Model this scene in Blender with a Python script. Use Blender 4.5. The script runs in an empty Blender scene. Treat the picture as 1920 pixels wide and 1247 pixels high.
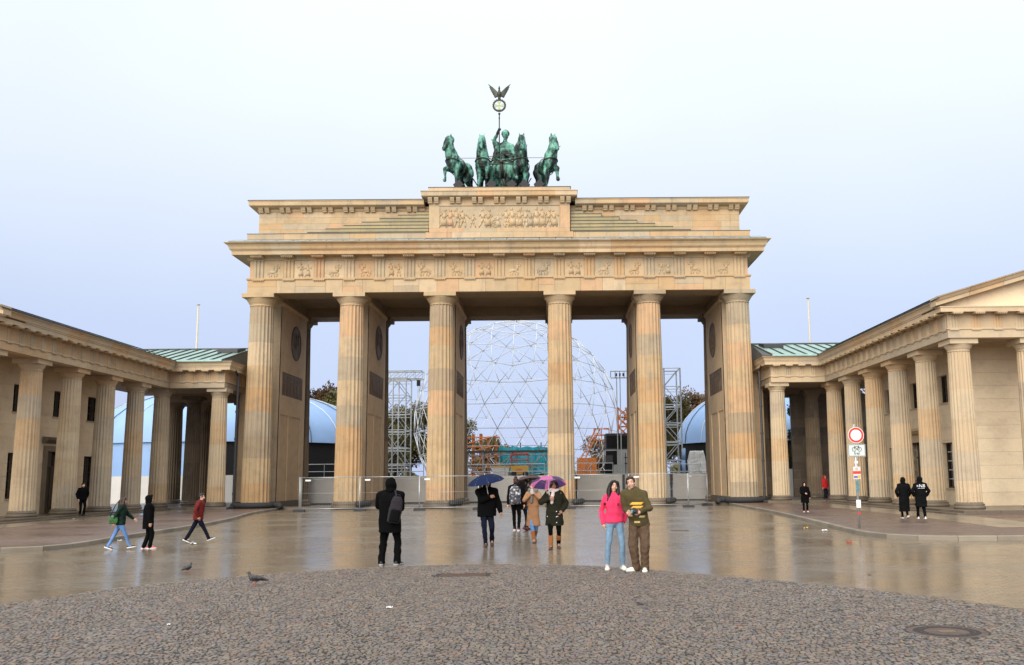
import bpy, math, random
import numpy as np
from mathutils import Vector, Matrix

sc = bpy.context.scene
COL = sc.collection
R = random.Random(11)
PI = math.pi

# ---------------------------------------------------------------- camera, sky, sun, exposure
YAW, PITCH, ROLL = 0.01431, 0.14156, -0.01125
fw = Vector((math.sin(YAW) * math.cos(PITCH), math.cos(YAW) * math.cos(PITCH), math.sin(PITCH)))
rt = Vector((math.cos(YAW), -math.sin(YAW), 0))
up = rt.cross(fw)
rt2 = math.cos(ROLL) * rt + math.sin(ROLL) * up
up2 = -math.sin(ROLL) * rt + math.cos(ROLL) * up
cd = bpy.data.cameras.new('camera')
cam = bpy.data.objects.new('camera', cd)
COL.objects.link(cam)
cam.matrix_world = Matrix(((rt2.x, up2.x, -fw.x, 3.3756), (rt2.y, up2.y, -fw.y, -58.652),
                           (rt2.z, up2.z, -fw.z, 1.588), (0, 0, 0, 1)))
cd.sensor_width = 36
cd.lens = 36 * 1720 / 1920
cd.shift_x = -101.2 / 1920
cd.shift_y = 28.5 / 1920
cd.clip_start = 0.1
cd.clip_end = 3000
sc.camera = cam

SUN_EL, SUN_AZ = math.radians(24), math.radians(199)     # azimuth clockwise from +Y
W = bpy.data.worlds.new('World')
sc.world = W
W.use_nodes = True
wn, wl = W.node_tree.nodes, W.node_tree.links
bg = wn['Background']
sky = wn.new('ShaderNodeTexSky')
sky.sky_type = 'NISHITA'
sky.sun_disc = False
sky.sun_elevation = SUN_EL
sky.sun_rotation = SUN_AZ
sky.air_density = 1.0
sky.dust_density = 3.0
tc = wn.new('ShaderNodeTexCoord')
sx = wn.new('ShaderNodeSeparateXYZ')
wl.new(tc.outputs['Generated'], sx.inputs[0])
cr = wn.new('ShaderNodeValToRGB')                         # rain cloud: lilac at the horizon, paler higher up
e = cr.color_ramp.elements
e[0].position = 0.0; e[0].color = (0.565, 0.67, 0.98, 1)
e[1].position = 1.0; e[1].color = (2.0, 2.08, 2.12, 1)
for p_, c_ in ((0.16, (0.64, 0.74, 1.0)), (0.28, (0.82, 0.90, 1.04)), (0.38, (0.95, 1.02, 1.07)), (0.5, (1.02, 1.09, 1.12))):
    q = e.new(p_); q.color = (*c_, 1)
wl.new(sx.outputs['Z'], cr.inputs[0])
nz = wn.new('ShaderNodeTexNoise')
nz.inputs['Scale'].default_value = 1.8
nz.inputs['Detail'].default_value = 3
wl.new(tc.outputs['Generated'], nz.inputs['Vector'])
mr = wn.new('ShaderNodeMapRange')
mr.inputs['From Min'].default_value = 0.3; mr.inputs['From Max'].default_value = 0.7
mr.inputs['To Min'].default_value = 0.92; mr.inputs['To Max'].default_value = 1.06
wl.new(nz.outputs[0], mr.inputs[0])
cm = wn.new('ShaderNodeVectorMath'); cm.operation = 'SCALE'
wl.new(cr.outputs[0], cm.inputs[0]); wl.new(mr.outputs[0], cm.inputs['Scale'])
cs = wn.new('ShaderNodeVectorMath'); cs.operation = 'SCALE'
CLOUD = 3.7
cs.inputs['Scale'].default_value = CLOUD
wl.new(cm.outputs[0], cs.inputs[0])
mx = wn.new('ShaderNodeMix'); mx.data_type = 'RGBA'
mx.inputs['Factor'].default_value = 0.93                  # cloud cover over the clear sky
wl.new(sky.outputs[0], mx.inputs['A']); wl.new(cs.outputs[0], mx.inputs['B'])
wl.new(mx.outputs['Result'], bg.inputs['Color'])
bg.inputs['Strength'].default_value = 0.1

sd = bpy.data.lights.new('sun', 'SUN')
sd.energy = 1.35
sd.angle = math.radians(55)
sd.color = (1.0, 0.94, 0.84)
sun = bpy.data.objects.new('sun', sd)
COL.objects.link(sun)
sdir = Vector((math.sin(SUN_AZ) * math.cos(SUN_EL), math.cos(SUN_AZ) * math.cos(SUN_EL), math.sin(SUN_EL)))
sun.rotation_euler = (-sdir).to_track_quat('-Z', 'Y').to_euler()
sun.location = sdir * 100

sc.view_settings.view_transform = 'Standard'
sc.view_settings.look = 'None'
sc.view_settings.exposure = 1.4
sc.view_settings.gamma = 1
sc.view_settings.use_curve_mapping = False
sc.cycles.max_bounces = 6
sc.cycles.diffuse_bounces = 3
sc.cycles.glossy_bounces = 3
sc.cycles.caustics_reflective = False
sc.cycles.caustics_refractive = False

# ---------------------------------------------------------------- materials
def newmat(name, rough=0.7, metal=0.0, spec=0.4):
    m = bpy.data.materials.new(name); m.use_nodes = True
    b = m.node_tree.nodes['Principled BSDF']
    b.inputs['Roughness'].default_value = rough
    b.inputs['Metallic'].default_value = metal
    b.inputs['Specular IOR Level'].default_value = spec
    return m, m.node_tree.nodes, m.node_tree.links, b
def node(n, typ, **kw):
    o = n.new(typ)
    for k, v in kw.items():
        if hasattr(o, k): setattr(o, k, v)
        else: o.inputs[k.replace('_', ' ')].default_value = v
    return o
def noise(n, l, vec, scale, detail=4, rough=0.55):
    o = n.new('ShaderNodeTexNoise')
    o.inputs['Scale'].default_value = scale; o.inputs['Detail'].default_value = detail; o.inputs['Roughness'].default_value = rough
    if vec is not None: l.new(vec, o.inputs['Vector'])
    return o.outputs[0]
def mapv(n, l, vec, sc_):
    o = n.new('ShaderNodeMapping'); o.inputs['Scale'].default_value = sc_
    l.new(vec, o.inputs['Vector']); return o.outputs[0]
def ramp(n, l, fac, stops, interp='LINEAR'):
    o = n.new('ShaderNodeValToRGB'); o.color_ramp.interpolation = interp
    el = o.color_ramp.elements
    while len(el) < len(stops): el.new(0.5)
    for a, (p_, c_) in zip(el, stops):
        a.position = p_; a.color = (*c_, 1) if len(c_) == 3 else c_
    if fac is not None: l.new(fac, o.inputs[0])
    return o.outputs[0]
def rng(n, l, v, a, b, c, d):
    o = n.new('ShaderNodeMapRange')
    for k, x in zip(('From Min', 'From Max', 'To Min', 'To Max'), (a, b, c, d)): o.inputs[k].default_value = x
    l.new(v, o.inputs[0]); return o.outputs[0]
def mixc(n, l, fac, a, b, mode='MIX'):
    o = n.new('ShaderNodeMix'); o.data_type = 'RGBA'; o.blend_type = mode
    for k, x in (('Factor', fac), ('A', a), ('B', b)):
        if isinstance(x, (int, float)): o.inputs[k].default_value = x
        elif isinstance(x, tuple): o.inputs[k].default_value = (*x, 1)
        else: l.new(x, o.inputs[k])
    return o.outputs['Result']
def bump(n, l, b, h, strength=0.3, dist=0.01):
    o = n.new('ShaderNodeBump'); o.inputs['Strength'].default_value = strength; o.inputs['Distance'].default_value = dist
    l.new(h, o.inputs['Height']); l.new(o.outputs[0], b.inputs['Normal'])
def pos(n): return n.new('ShaderNodeNewGeometry').outputs['Position']

def plain(name, col, rough=0.6, metal=0.0, var=0.12, scale=14.0, spec=0.4, bmp=0.0):
    m, n, l, b = newmat(name, rough, metal, spec)
    tcn = n.new('ShaderNodeTexCoord').outputs['Object']
    f = noise(n, l, tcn, scale)
    lo = tuple(c * (1 - var) for c in col); hi = tuple(min(1, c * (1 + var)) for c in col)
    l.new(ramp(n, l, f, [(0.3, lo), (0.7, hi)]), b.inputs['Base Color'])
    if bmp: bump(n, l, b, noise(n, l, tcn, scale * 2), bmp, 0.01)
    return m

STOPS = [(0.0, (.53, .40, .25)), (.16, (.56, .43, .28)), (.32, (.545, .375, .215)), (.44, (.50, .41, .29)), (.58, (.545, .405, .25)),
         (.70, (.46, .37, .26)), (.80, (.58, .39, .24)), (.90, (.60, .47, .32))]
def stone(name, stops=STOPS, dirt=0.62, rough=0.8, streak=0.22, tint=(.925, .90, .855)):
    m, n, l, b = newmat(name, rough, 0, 0.3)
    oi = n.new('ShaderNodeObjectInfo').outputs['Random']
    p = pos(n)
    st = [(a, tuple(x * t_ for x, t_ in zip(c, tint))) for a, c in stops]
    base = ramp(n, l, oi, st, 'CONSTANT')
    big = noise(n, l, mapv(n, l, p, (0.9, 0.9, 1.4)), 1.0, 6, .65)
    base = mixc(n, l, 0.75, base, ramp(n, l, big, [(.25, (.72, .70, .68)), (.5, (1, 1, 1)), (.75, (1.12, 1.06, .98))]), 'MULTIPLY')
    sk = noise(n, l, mapv(n, l, p, (3.2, 3.2, 0.28)), 1.0, 6, .7)
    base = mixc(n, l, rng(n, l, sk, .56, .78, 0, dirt), base, (.20, .15, .10))
    gy = noise(n, l, mapv(n, l, p, (1.1, 1.1, .55)), 1.3, 6, .7)
    base = mixc(n, l, rng(n, l, gy, .52, .70, 0, dirt * .85), base, (.30, .255, .195))
    wd = noise(n, l, mapv(n, l, p, (6, 6, 3)), 1.0, 5, .7)
    base = mixc(n, l, rng(n, l, wd, .60, .72, 0, streak), base, (.60, .30, .13))
    fine = noise(n, l, p, 24, 3)
    base = mixc(n, l, 0.5, base, ramp(n, l, fine, [(.3, (.86, .85, .84)), (.7, (1.08, 1.08, 1.08))]), 'MULTIPLY')
    l.new(base, b.inputs['Base Color'])
    bump(n, l, b, noise(n, l, p, 18, 6), 0.25, 0.02)
    return m
M = {}
M['stone'] = stone('sandstone')
M['drum_stone'] = stone('weathered_drum_sandstone', [(0, (.51, .385, .24)), (.15, (.55, .425, .28)), (.3, (.52, .345, .19)), (.42, (.43, .355, .26)), (.55, (.54, .40, .245)), (.68, (.40, .315, .22)), (.78, (.57, .385, .235)), (.9, (.58, .46, .315))], .85, .8, .42)
M['shaded'] = stone('shade_tinted_stone', [(0, (.21, .165, .12)), (.4, (.25, .195, .14)), (.7, (.18, .145, .11))], .7, .8, .1)  # darker sandstone for the back columns, their shade put into the colour
M['stone_pale'] = stone('sandstone_pale', [(0, (.56, .44, .29)), (.4, (.58, .46, .31)), (.7, (.55, .42, .27))], .25, streak=.1)
M['plaster'] = stone('warm_plaster', [(0, (.64, .495, .335)), (.5, (.655, .505, .345))], .18, .85, .05)
M['cella'] = stone('cream_ashlar', [(0, (.78, .64, .45)), (.35, (.80, .66, .465)), (.7, (.76, .62, .435))], .08, .8, .03, (1, 1, 1))
M['stone_dark'] = stone('weathered_base_stone', [(0, (.16, .13, .10)), (.5, (.20, .16, .12)), (.8, (.13, .11, .09))], .5, .55)
M['stone_wing'] = stone('sandstone_wing', [(0, (.50, .39, .26)), (.25, (.52, .42, .29)), (.45, (.53, .375, .225)), (.6, (.46, .38, .28)), (.8, (.55, .43, .29))], .32, tint=(1.03, 1.02, 1.0))
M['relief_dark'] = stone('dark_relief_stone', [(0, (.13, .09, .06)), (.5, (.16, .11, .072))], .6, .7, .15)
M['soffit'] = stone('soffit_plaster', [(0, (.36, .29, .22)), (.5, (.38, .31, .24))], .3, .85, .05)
M['moss'] = stone('mossy_step_stone', [(0, (.40, .34, .20)), (.5, (.36, .32, .19)), (.8, (.44, .37, .22))], .7, .85, .1)
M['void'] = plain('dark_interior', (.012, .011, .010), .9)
M['black'] = plain('black_stage_cloth', (.008, .008, .009), .9)
M['lead'] = plain('lead_flashing', (.26, .29, .29), .45, .2, .25, 3)
M['lead_dark'] = plain('dark_lead_edge', (.06, .06, .055), .5, .2)
M['steel'] = plain('galvanised_steel', (.46, .48, .49), .42, .6)
M['steel_dark'] = plain('dark_steel', (.05, .05, .055), .5, .5)
M['white_tube'] = plain('white_painted_tube', (.66, .68, .71), .45)
M['hoard'] = plain('grey_hoarding', (.60, .59, .575), .6, 0, .06, 1.2)
M['fabric_blue'] = plain('pale_blue_membrane', (.26, .41, .68), .5, 0, .12, .25)
M['rope'] = plain('membrane_seam', (.05, .06, .08), .7)
M['orange'] = plain('orange_paint', (.70, .22, .05), .5, 0, .2)
M['rust'] = plain('rusty_orange_formwork', (.45, .17, .05), .7, 0, .3, 2)
M['turq'] = plain('turquoise_tarpaulin', (.04, .48, .62), .5, 0, .25, .7)
M['yellow'] = plain('yellow_paint', (.70, .42, .05), .5)
M['red'] = plain('red_paint', (.62, .04, .03), .5)
M['white'] = plain('white_paint', (.80, .80, .79), .5, 0, .05)
M['grey'] = plain('grey_paint', (.42, .43, .42), .6, 0, .08, 1.5)
M['glass'], _n, _l, _b = newmat('dark_window_glass', .08, 0, .6); _b.inputs['Base Color'].default_value = (.012, .012, .013, 1)
M['wood_dark'] = plain('dark_window_wood', (.045, .03, .02), .5)
M['rubber'] = plain('dark_rubber', (.035, .035, .037), .75)
M['pole_cream'] = plain('cream_flagpole_paint', (.58, .53, .40), .45)

def bronze():
    m, n, l, b = newmat('green_patina_bronze', .55, .15, .4)
    p = pos(n)
    a = noise(n, l, mapv(n, l, p, (1.6, 1.6, .9)), 1.2, 6, .65)
    c = ramp(n, l, a, [(.43, (.006, .010, .009)), (.50, (.026, .075, .058)), (.575, (.13, .34, .26)), (.76, (.31, .58, .46))])
    l.new(c, b.inputs['Base Color'])
    bump(n, l, b, noise(n, l, p, 9, 5), .35, .05)
    return m
M['bronze'] = bronze()
M['bronze_dark'] = plain('dark_bronze', (.05, .055, .04), .5, .3, .4, 3)
def copper():
    m, n, l, b = newmat('green_copper_roof', .4, .1, .5)
    p = pos(n)
    a = noise(n, l, mapv(n, l, p, (2.2, .5, .5)), 1.0, 5, .6)
    l.new(ramp(n, l, a, [(.3, (.20, .33, .29)), (.55, (.30, .45, .41)), (.8, (.40, .53, .50))]), b.inputs['Base Color'])
    return m
M['copper'] = copper()

def leafmat(name, cols):
    m, n, l, b = newmat(name, .7, 0, .2)
    g = n.new('ShaderNodeNewGeometry')
    l.new(ramp(n, l, g.outputs['Random Per Island'], [(i / max(1, len(cols) - 1), c) for i, c in enumerate(cols)]), b.inputs['Base Color'])
    return m
M['leaf_olive'] = leafmat('olive_autumn_leaves', [(.045, .05, .018), (.09, .085, .03), (.13, .10, .035), (.07, .08, .03)])
M['leaf_brown'] = leafmat('brown_autumn_leaves', [(.10, .06, .03), (.14, .075, .035), (.07, .05, .03), (.16, .10, .04)])
M['bark'] = plain('wet_bark', (.045, .035, .028), .85)

def attrmat(name, rough_lo, rough_hi, rough_scale, spec=.5, bmp=.2, bscale=60, bdist=.004, coat=0.0):
    """paving stones: colour per stone from the mesh's own attribute, a wet film in the roughness"""
    m, n, l, b = newmat(name, .4, 0, spec)
    at = n.new('ShaderNodeAttribute'); at.attribute_name = 'tint'
    p = pos(n)
    f = noise(n, l, p, 40, 4)
    c = mixc(n, l, .6, at.outputs['Color'], ramp(n, l, f, [(.3, (.75, .75, .75)), (.7, (1.2, 1.2, 1.2))]), 'MULTIPLY')
    l.new(c, b.inputs['Base Color'])
    rr = noise(n, l, p, rough_scale, 4)
    l.new(rng(n, l, rr, .35, .65, rough_lo, rough_hi), b.inputs['Roughness'])
    b.inputs['Coat Weight'].default_value = coat
    b.inputs['Coat Roughness'].default_value = .12
    if bmp: bump(n, l, b, noise(n, l, p, bscale, 3), bmp, bdist)
    return m
M['cobble'] = attrmat('wet_mosaic_cobble', .34, .58, .8, .4, .35, 90, .004)
M['sett'] = attrmat('wet_brick_sett', .18, .32, .45, .6, .10, 7, .003, .3)

def wetground():
    m, n, l, b = newmat('wet_square_bed', .25, 0, .55)
    p = pos(n)
    br = n.new('ShaderNodeTexBrick')
    br.inputs['Scale'].default_value = 1.0
    br.inputs['Brick Width'].default_value = .21; br.inputs['Row Height'].default_value = .105
    br.inputs['Mortar Size'].default_value = .004
    for k, c in (('Color1', (.165, .130, .092)), ('Color2', (.19, .150, .107)), ('Mortar', (.10, .08, .06))): br.inputs[k].default_value = (*c, 1)
    l.new(p, br.inputs['Vector'])
    big = noise(n, l, p, .35, 4)
    l.new(mixc(n, l, .7, br.outputs[0], ramp(n, l, big, [(.3, (.8, .8, .8)), (.7, (1.2, 1.18, 1.1))]), 'MULTIPLY'), b.inputs['Base Color'])
    l.new(rng(n, l, big, .35, .65, .17, .30), b.inputs['Roughness'])
    bump(n, l, b, noise(n, l, mapv(n, l, p, (1.2, 7, 1)), 1.6, 4), .22, .008)
    return m
M['wet'] = wetground()
def sidewalkmat():
    m, n, l, b = newmat('wet_mosaic_pavement', .45, 0, .45)
    p = pos(n)
    vo = n.new('ShaderNodeTexVoronoi'); vo.inputs['Scale'].default_value = 13; l.new(p, vo.inputs['Vector'])
    c = ramp(n, l, vo.outputs['Color'], [(.1, (.085, .055, .045)), (.5, (.13, .085, .065)), (.9, (.16, .11, .09))])
    big = noise(n, l, p, .4, 4)
    l.new(mixc(n, l, .8, c, ramp(n, l, big, [(.3, (.75, .75, .75)), (.7, (1.2, 1.15, 1.1))]), 'MULTIPLY'), b.inputs['Base Color'])
    l.new(rng(n, l, big, .4, .62, .30, .55), b.inputs['Roughness'])
    bump(n, l, b, vo.outputs['Distance'], .35, -.01)
    return m
M['sidewalk'] = sidewalkmat()
M['kerb'] = stone('granite_kerb', [(0, (.26, .23, .19)), (.4, (.30, .27, .22)), (.7, (.22, .20, .17))], .35, .45, .05)
M['slab'] = stone('wet_granite_slab', [(0, (.21, .175, .14)), (.4, (.24, .20, .16)), (.7, (.18, .155, .13))], .3, .22, .05)
M['step'] = stone('wet_step_stone', [(0, (.15, .125, .10)), (.4, (.18, .15, .12)), (.7, (.12, .10, .085))], .3, .3, .05)
M['iron'] = plain('rusty_cast_iron', (.10, .06, .045), .5, .5, .5, 9, .5, .6)

# ---------------------------------------------------------------- mesh building
class MB:
    def __init__(s, mirror=False, M=None):
        s.v = []; s.f = []; s.m = []; s.mirror = mirror; s.M = M
    def add(s, vs, fs, m=0):
        o = len(s.v)
        if s.M is not None: vs = [tuple(s.M @ Vector(p)) for p in vs]
        if s.mirror:
            s.v += [(-p[0], p[1], p[2]) for p in vs]
            s.f += [tuple(o + i for i in reversed(f)) for f in fs]
        else:
            s.v += [tuple(p) for p in vs]
            s.f += [tuple(o + i for i in f) for f in fs]
        s.m += [m] * len(fs)
        return s
    def box(s, x0, x1, y0, y1, z0, z1, m=0):
        return s.add([(x0, y0, z0), (x1, y0, z0), (x1, y1, z0), (x0, y1, z0), (x0, y0, z1), (x1, y0, z1), (x1, y1, z1), (x0, y1, z1)],
                     [(3, 2, 1, 0), (4, 5, 6, 7), (0, 1, 5, 4), (1, 2, 6, 5), (2, 3, 7, 6), (3, 0, 4, 7)], m)
    def loft(s, rings, m=0, caps=True, closed=True):
        k = len(rings[0]); vs = [p for r in rings for p in r]; fs = []
        for i in range(len(rings) - 1):
            for j in range(k if closed else k - 1):
                a = i * k + j; b = i * k + (j + 1) % k
                fs.append((a, b, b + k, a + k))
        if caps:
            fs.append(tuple(reversed(range(k)))); fs.append(tuple((len(rings) - 1) * k + j for j in range(k)))
        return s.add(vs, fs, m)
    def tube(s, p0, p1, r0, r1=None, n=6, m=0, caps=True):
        p0 = Vector(p0); p1 = Vector(p1); r1 = r0 if r1 is None else r1
        d = p1 - p0
        if d.length < 1e-6: return s
        d.normalize()
        a = d.orthogonal().normalized(); b = d.cross(a)
        ring = lambda p, r: [tuple(p + (a * math.cos(2 * PI * i / n) + b * math.sin(2 * PI * i / n)) * r) for i in range(n)]
        return s.loft([ring(p0, r0), ring(p1, r1)], m, caps)
    def path(s, pts, r, n=6, m=0):
        pts = [Vector(p) for p in pts]
        rs = r if isinstance(r, (list, tuple)) else [r] * len(pts)
        rings = []; a = None
        for i, p in enumerate(pts):
            d = (pts[min(i + 1, len(pts) - 1)] - pts[max(i - 1, 0)]).normalized()
            a = d.orthogonal().normalized() if a is None else (a - d * a.dot(d)).normalized()
            b = d.cross(a)
            rings.append([tuple(p + (a * math.cos(2 * PI * k / n) + b * math.sin(2 * PI * k / n)) * rs[i]) for k in range(n)])
        return s.loft(rings, m)
    def ball(s, c, rx, ry=None, rz=None, nu=12, nv=8, m=0):
        ry = rx if ry is None else ry; rz = rx if rz is None else rz
        c = Vector(c); vs = [(c.x, c.y, c.z - rz)]
        for i in range(1, nv):
            t = -PI / 2 + PI * i / nv
            for j in range(nu):
                q = 2 * PI * j / nu
                vs.append((c.x + rx * math.cos(t) * math.cos(q), c.y + ry * math.cos(t) * math.sin(q), c.z + rz * math.sin(t)))
        vs.append((c.x, c.y, c.z + rz)); fs = []
        for j in range(nu):
            fs.append((0, 1 + (j + 1) % nu, 1 + j))
            L = 1 + (nv - 2) * nu
            fs.append((len(vs) - 1, L + j, L + (j + 1) % nu))
        for i in range(nv - 2):
            for j in range(nu):
                a = 1 + i * nu + j; b = 1 + i * nu + (j + 1) % nu
                fs.append((a, b, b + nu, a + nu))
        return s.add(vs, fs, m)
    def limb(s, pts, rs, n=10, m=0):
        for i in range(len(pts)):
            s.ball(pts[i], rs[i], nu=n, nv=7, m=m)
            if i: s.tube(pts[i - 1], pts[i], rs[i - 1], rs[i], n, m)
        return s
    def lathe(s, prof, c=(0, 0, 0), n=32, m=0, caps=True):
        return s.loft([[(c[0] + r * math.cos(2 * PI * j / n), c[1] + r * math.sin(2 * PI * j / n), c[2] + z) for j in range(n)] for r, z in prof], m, caps)
    def sweep(s, prof, path, m=0, caps=True):
        """prof: closed list of (out, z); path: plan points, out = right-hand side of the walk, mitred corners"""
        rings = []
        for i, p in enumerate(path):
            d0 = Vector(path[i]) - Vector(path[i - 1]) if i else None
            d1 = Vector(path[i + 1]) - Vector(path[i]) if i < len(path) - 1 else None
            ns = [Vector((d.y, -d.x)).normalized() for d in (d0, d1) if d is not None]
            nn = ns[0] if len(ns) == 1 else (ns[0] + ns[1]) / (1 + ns[0].dot(ns[1]))
            rings.append([(p[0] + nn.x * o, p[1] + nn.y * o, z) for o, z in prof])
        return s.loft(rings, m, caps)
    def mesh(s, name, mats, smooth=False):
        me = bpy.data.meshes.new(name)
        me.from_pydata(s.v, [], s.f)
        for q in (mats if isinstance(mats, (list, tuple)) else [mats]): me.materials.append(q)
        if any(s.m): me.polygons.foreach_set('material_index', s.m)
        if smooth: me.polygons.foreach_set('use_smooth', [True] * len(s.f))
        return me
    def build(s, name, mats, parent=None, smooth=False, loc=None):
        return link(name, s.mesh(name, mats, smooth), parent, loc)
def link(name, me, parent=None, loc=None):
    o = bpy.data.objects.new(name, me); COL.objects.link(o)
    if parent is not None: o.parent = parent
    if loc is not None: o.location = loc
    return o
def tag(o, label=None, cat=None, group=None, kind=None):
    for k, v in (('label', label), ('category', cat), ('group', group), ('kind', kind)):
        if v: o[k] = v
    return o
def thing(name, label, cat, loc=(0, 0, 0), rz=0.0, group=None):
    o = bpy.data.objects.new(name, None); COL.objects.link(o)
    o.location = loc; o.rotation_euler = (0, 0, rz); o.empty_display_size = .2
    return tag(o, label, cat, group)
def copy_tree(o, parent=None):
    c = o.copy(); COL.objects.link(c)
    if parent is not None: c.parent = parent
    for ch in list(o.children): copy_tree(ch, c)
    return c
CUBES = {}
def blk(name, par, x0, x1, y0, y1, z0, z1, mat):
    """one squared stone: a shared chamfered unit block, placed and sized"""
    if mat.name not in CUBES:
        CUBES[mat.name] = MB().box(-.5, .5, -.5, .5, -.5, .5).mesh('block', mat)
    o = link(name, CUBES[mat.name], par, ((x0 + x1) / 2, (y0 + y1) / 2, (z0 + z1) / 2))
    o.scale = (abs(x1 - x0), abs(y1 - y0), abs(z1 - z0))
    return o
def blkm(name, par, s, x0, x1, *r):
    return blk(name, par, min(s * x0, s * x1), max(s * x0, s * x1), *r)
def split(a, b, step, jit=.25):
    n = max(1, round((b - a) / step)); e_ = [a + (b - a) * i / n for i in range(n + 1)]
    for i in range(1, n): e_[i] += R.uniform(-jit, jit) * (b - a) / n
    return list(zip(e_[:-1], e_[1:]))
def remesh(mb, voxel, smooth=3, wrinkle=0.0, wscale=9.0, seed=0, name='mesh'):
    """one continuous skin over overlapping volumes"""
    me = mb.mesh('tmp', [])
    ob = link('tmp', me)
    r = ob.modifiers.new('r', 'REMESH'); r.mode = 'VOXEL'; r.voxel_size = voxel; r.use_smooth_shade = True
    if smooth:
        q = ob.modifiers.new('s', 'SMOOTH'); q.iterations = smooth; q.factor = .5
    dg = bpy.context.evaluated_depsgraph_get()
    out = bpy.data.meshes.new_from_object(ob.evaluated_get(dg), depsgraph=dg)
    bpy.data.objects.remove(ob); bpy.data.meshes.remove(me)
    n = len(out.vertices)
    co = np.empty(n * 3); out.vertices.foreach_get('co', co); co = co.reshape(-1, 3)
    if wrinkle:
        no = np.empty(n * 3); out.vertices.foreach_get('normal', no); no = no.reshape(-1, 3)
        rs = np.random.RandomState(abs(seed) + 5); d = np.zeros(n)
        for k in range(7):
            w = rs.normal(size=3) * np.array([1.0, 1.0, .9]) * wscale * (1 + .4 * k)
            d += np.sin(co @ w + rs.rand() * 6.28 + 1.5 * np.sin(co @ (rs.normal(size=3) * wscale * .6))) / (1 + .35 * k)
        co = co + no * (d * wrinkle / 2)[:, None]
        out.vertices.foreach_set('co', co.ravel())
    f = np.empty(len(out.polygons), dtype=bool); f[:] = True
    out.polygons.foreach_set('use_smooth', f)
    out.name = name
    return out
def joined(parts, name):
    """several (mesh or MB, material list) pairs as one mesh"""
    v = []; f = []; mi = []; mats = []
    for me, ms in parts:
        ms = ms if isinstance(ms, (list, tuple)) else [ms]
        o = len(v); base = len(mats); mats += ms
        if isinstance(me, MB):
            v += me.v; f += [tuple(o + i for i in p) for p in me.f]; mi += [base + i for i in me.m]
        else:
            v += [tuple(x.co) for x in me.vertices]
            for p in me.polygons: f.append(tuple(o + i for i in p.vertices)); mi.append(base)
            bpy.data.meshes.remove(me)
    out = bpy.data.meshes.new(name); out.from_pydata(v, [], f)
    for q in mats: out.materials.append(q)
    out.polygons.foreach_set('material_index', mi)
    out.polygons.foreach_set('use_smooth', [True] * len(f))
    return out
# ---------------------------------------------------------------- ground
ZG, ZS = -0.15, -0.03
g = MB().add([(-400, -120, ZG - .004), (400, -120, ZG - .004), (400, 900, ZG - .004), (-400, 900, ZG - .004)], [(0, 1, 2, 3)])
ground = tag(g.build('ground', M['wet']), 'wet stone-paved square in front of the gate', None, None, 'structure')

def catmull(pts, step):
    P_ = [Vector(p) for p in pts]; P_ = [2 * P_[0] - P_[1]] + P_ + [2 * P_[-1] - P_[-2]]; out = []
    for i in range(1, len(P_) - 2):
        for k in range(12):
            t = k / 12; a, b, c, d = P_[i - 1:i + 3]
            out.append(.5 * (2 * b + (c - a) * t + (2 * a - 5 * b + 4 * c - d) * t * t + (3 * b - a - 3 * c + d) * t ** 3))
    out.append(P_[-2]); L = [0]
    for i in range(1, len(out)): L.append(L[-1] + (out[i] - out[i - 1]).length)
    n = max(1, round(L[-1] / step)); res = []; j = 0
    for k in range(n + 1):
        s_ = L[-1] * k / n
        while j < len(L) - 2 and L[j + 1] < s_: j += 1
        t = (s_ - L[j]) / max(1e-9, L[j + 1] - L[j]); res.append(out[j].lerp(out[j + 1], min(1, t)))
    return res
KR = [(14.55, 3), (14.1, -4.6), (13.7, -14.5), (12.95, -23.9), (12.38, -30.3), (12.42, -32.3), (12.86, -33.5), (14.03, -34.15), (15.7, -34.28), (24, -34.4), (46, -34.6)]
KL = [(-14.3, 3), (-13.5, -3), (-12.9, -8.4), (-11.33, -16.3), (-10.5, -23), (-10.2, -28.5), (-9.86, -32.2), (-10.05, -33.6), (-11.0, -34.3), (-14, -34.8), (-24, -35.2), (-46, -35.4)]
def sidewalk(path, s):
    pl = catmull(path, 1.0)
    inner = []
    for i, p in enumerate(pl):
        d = (pl[min(i + 1, len(pl) - 1)] - pl[max(i - 1, 0)]).normalized()
        inner.append(p + Vector((-d.y, d.x)) * (.16 * s))
    top = [(p.x, p.y, ZS) for p in inner] + [(s * 46, 3, ZS)]
    mb = MB(); mb.add(top, [tuple(range(len(top))) if s > 0 else tuple(reversed(range(len(top))))])
    sw = tag(mb.build('pavement', M['sidewalk']), None, None, None, 'structure')
    for i in range(len(pl) - 1):
        a, b, c, d = pl[i], pl[i + 1], inner[i + 1], inner[i]
        a2, b2, c2, d2 = a.lerp(b, .006), b.lerp(a, .006), c.lerp(d, .006), d.lerp(c, .006)
        rings = [[(q.x, q.y, z) for q in ((a2, b2, c2, d2) if s > 0 else (b2, a2, d2, c2))] for z in (ZG - .05, ZS - .012)]
        k = .12
        ch = [a2.lerp(d2, k), b2.lerp(c2, k), c2, d2]
        rings.append([(q.x, q.y, ZS + .004) for q in (ch if s > 0 else (ch[1], ch[0], ch[3], ch[2]))])
        MB().loft(rings).build('kerb_stone', M['kerb'], sw)
    # smooth slab band along the foot of the colonnade
    for y0, y1 in split(-34, -2.8, 1.15, .1):
        for x0, x1 in ((17.55, 18.6), (18.62, 19.66)):
            xo = -.9 * max(0, (-20 - (y0 + y1) / 2)) / 14 - .0
            if (y0 + y1) / 2 < -30 and x0 < 18: continue
            blkm('slab', sw, s, x0 + xo, x1 + xo, y0, y1 - .012, ZS - .03, ZS + .005, M['slab'])
    return sw
sidewalk(KR, 1); sidewalk(KL, -1)

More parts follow.
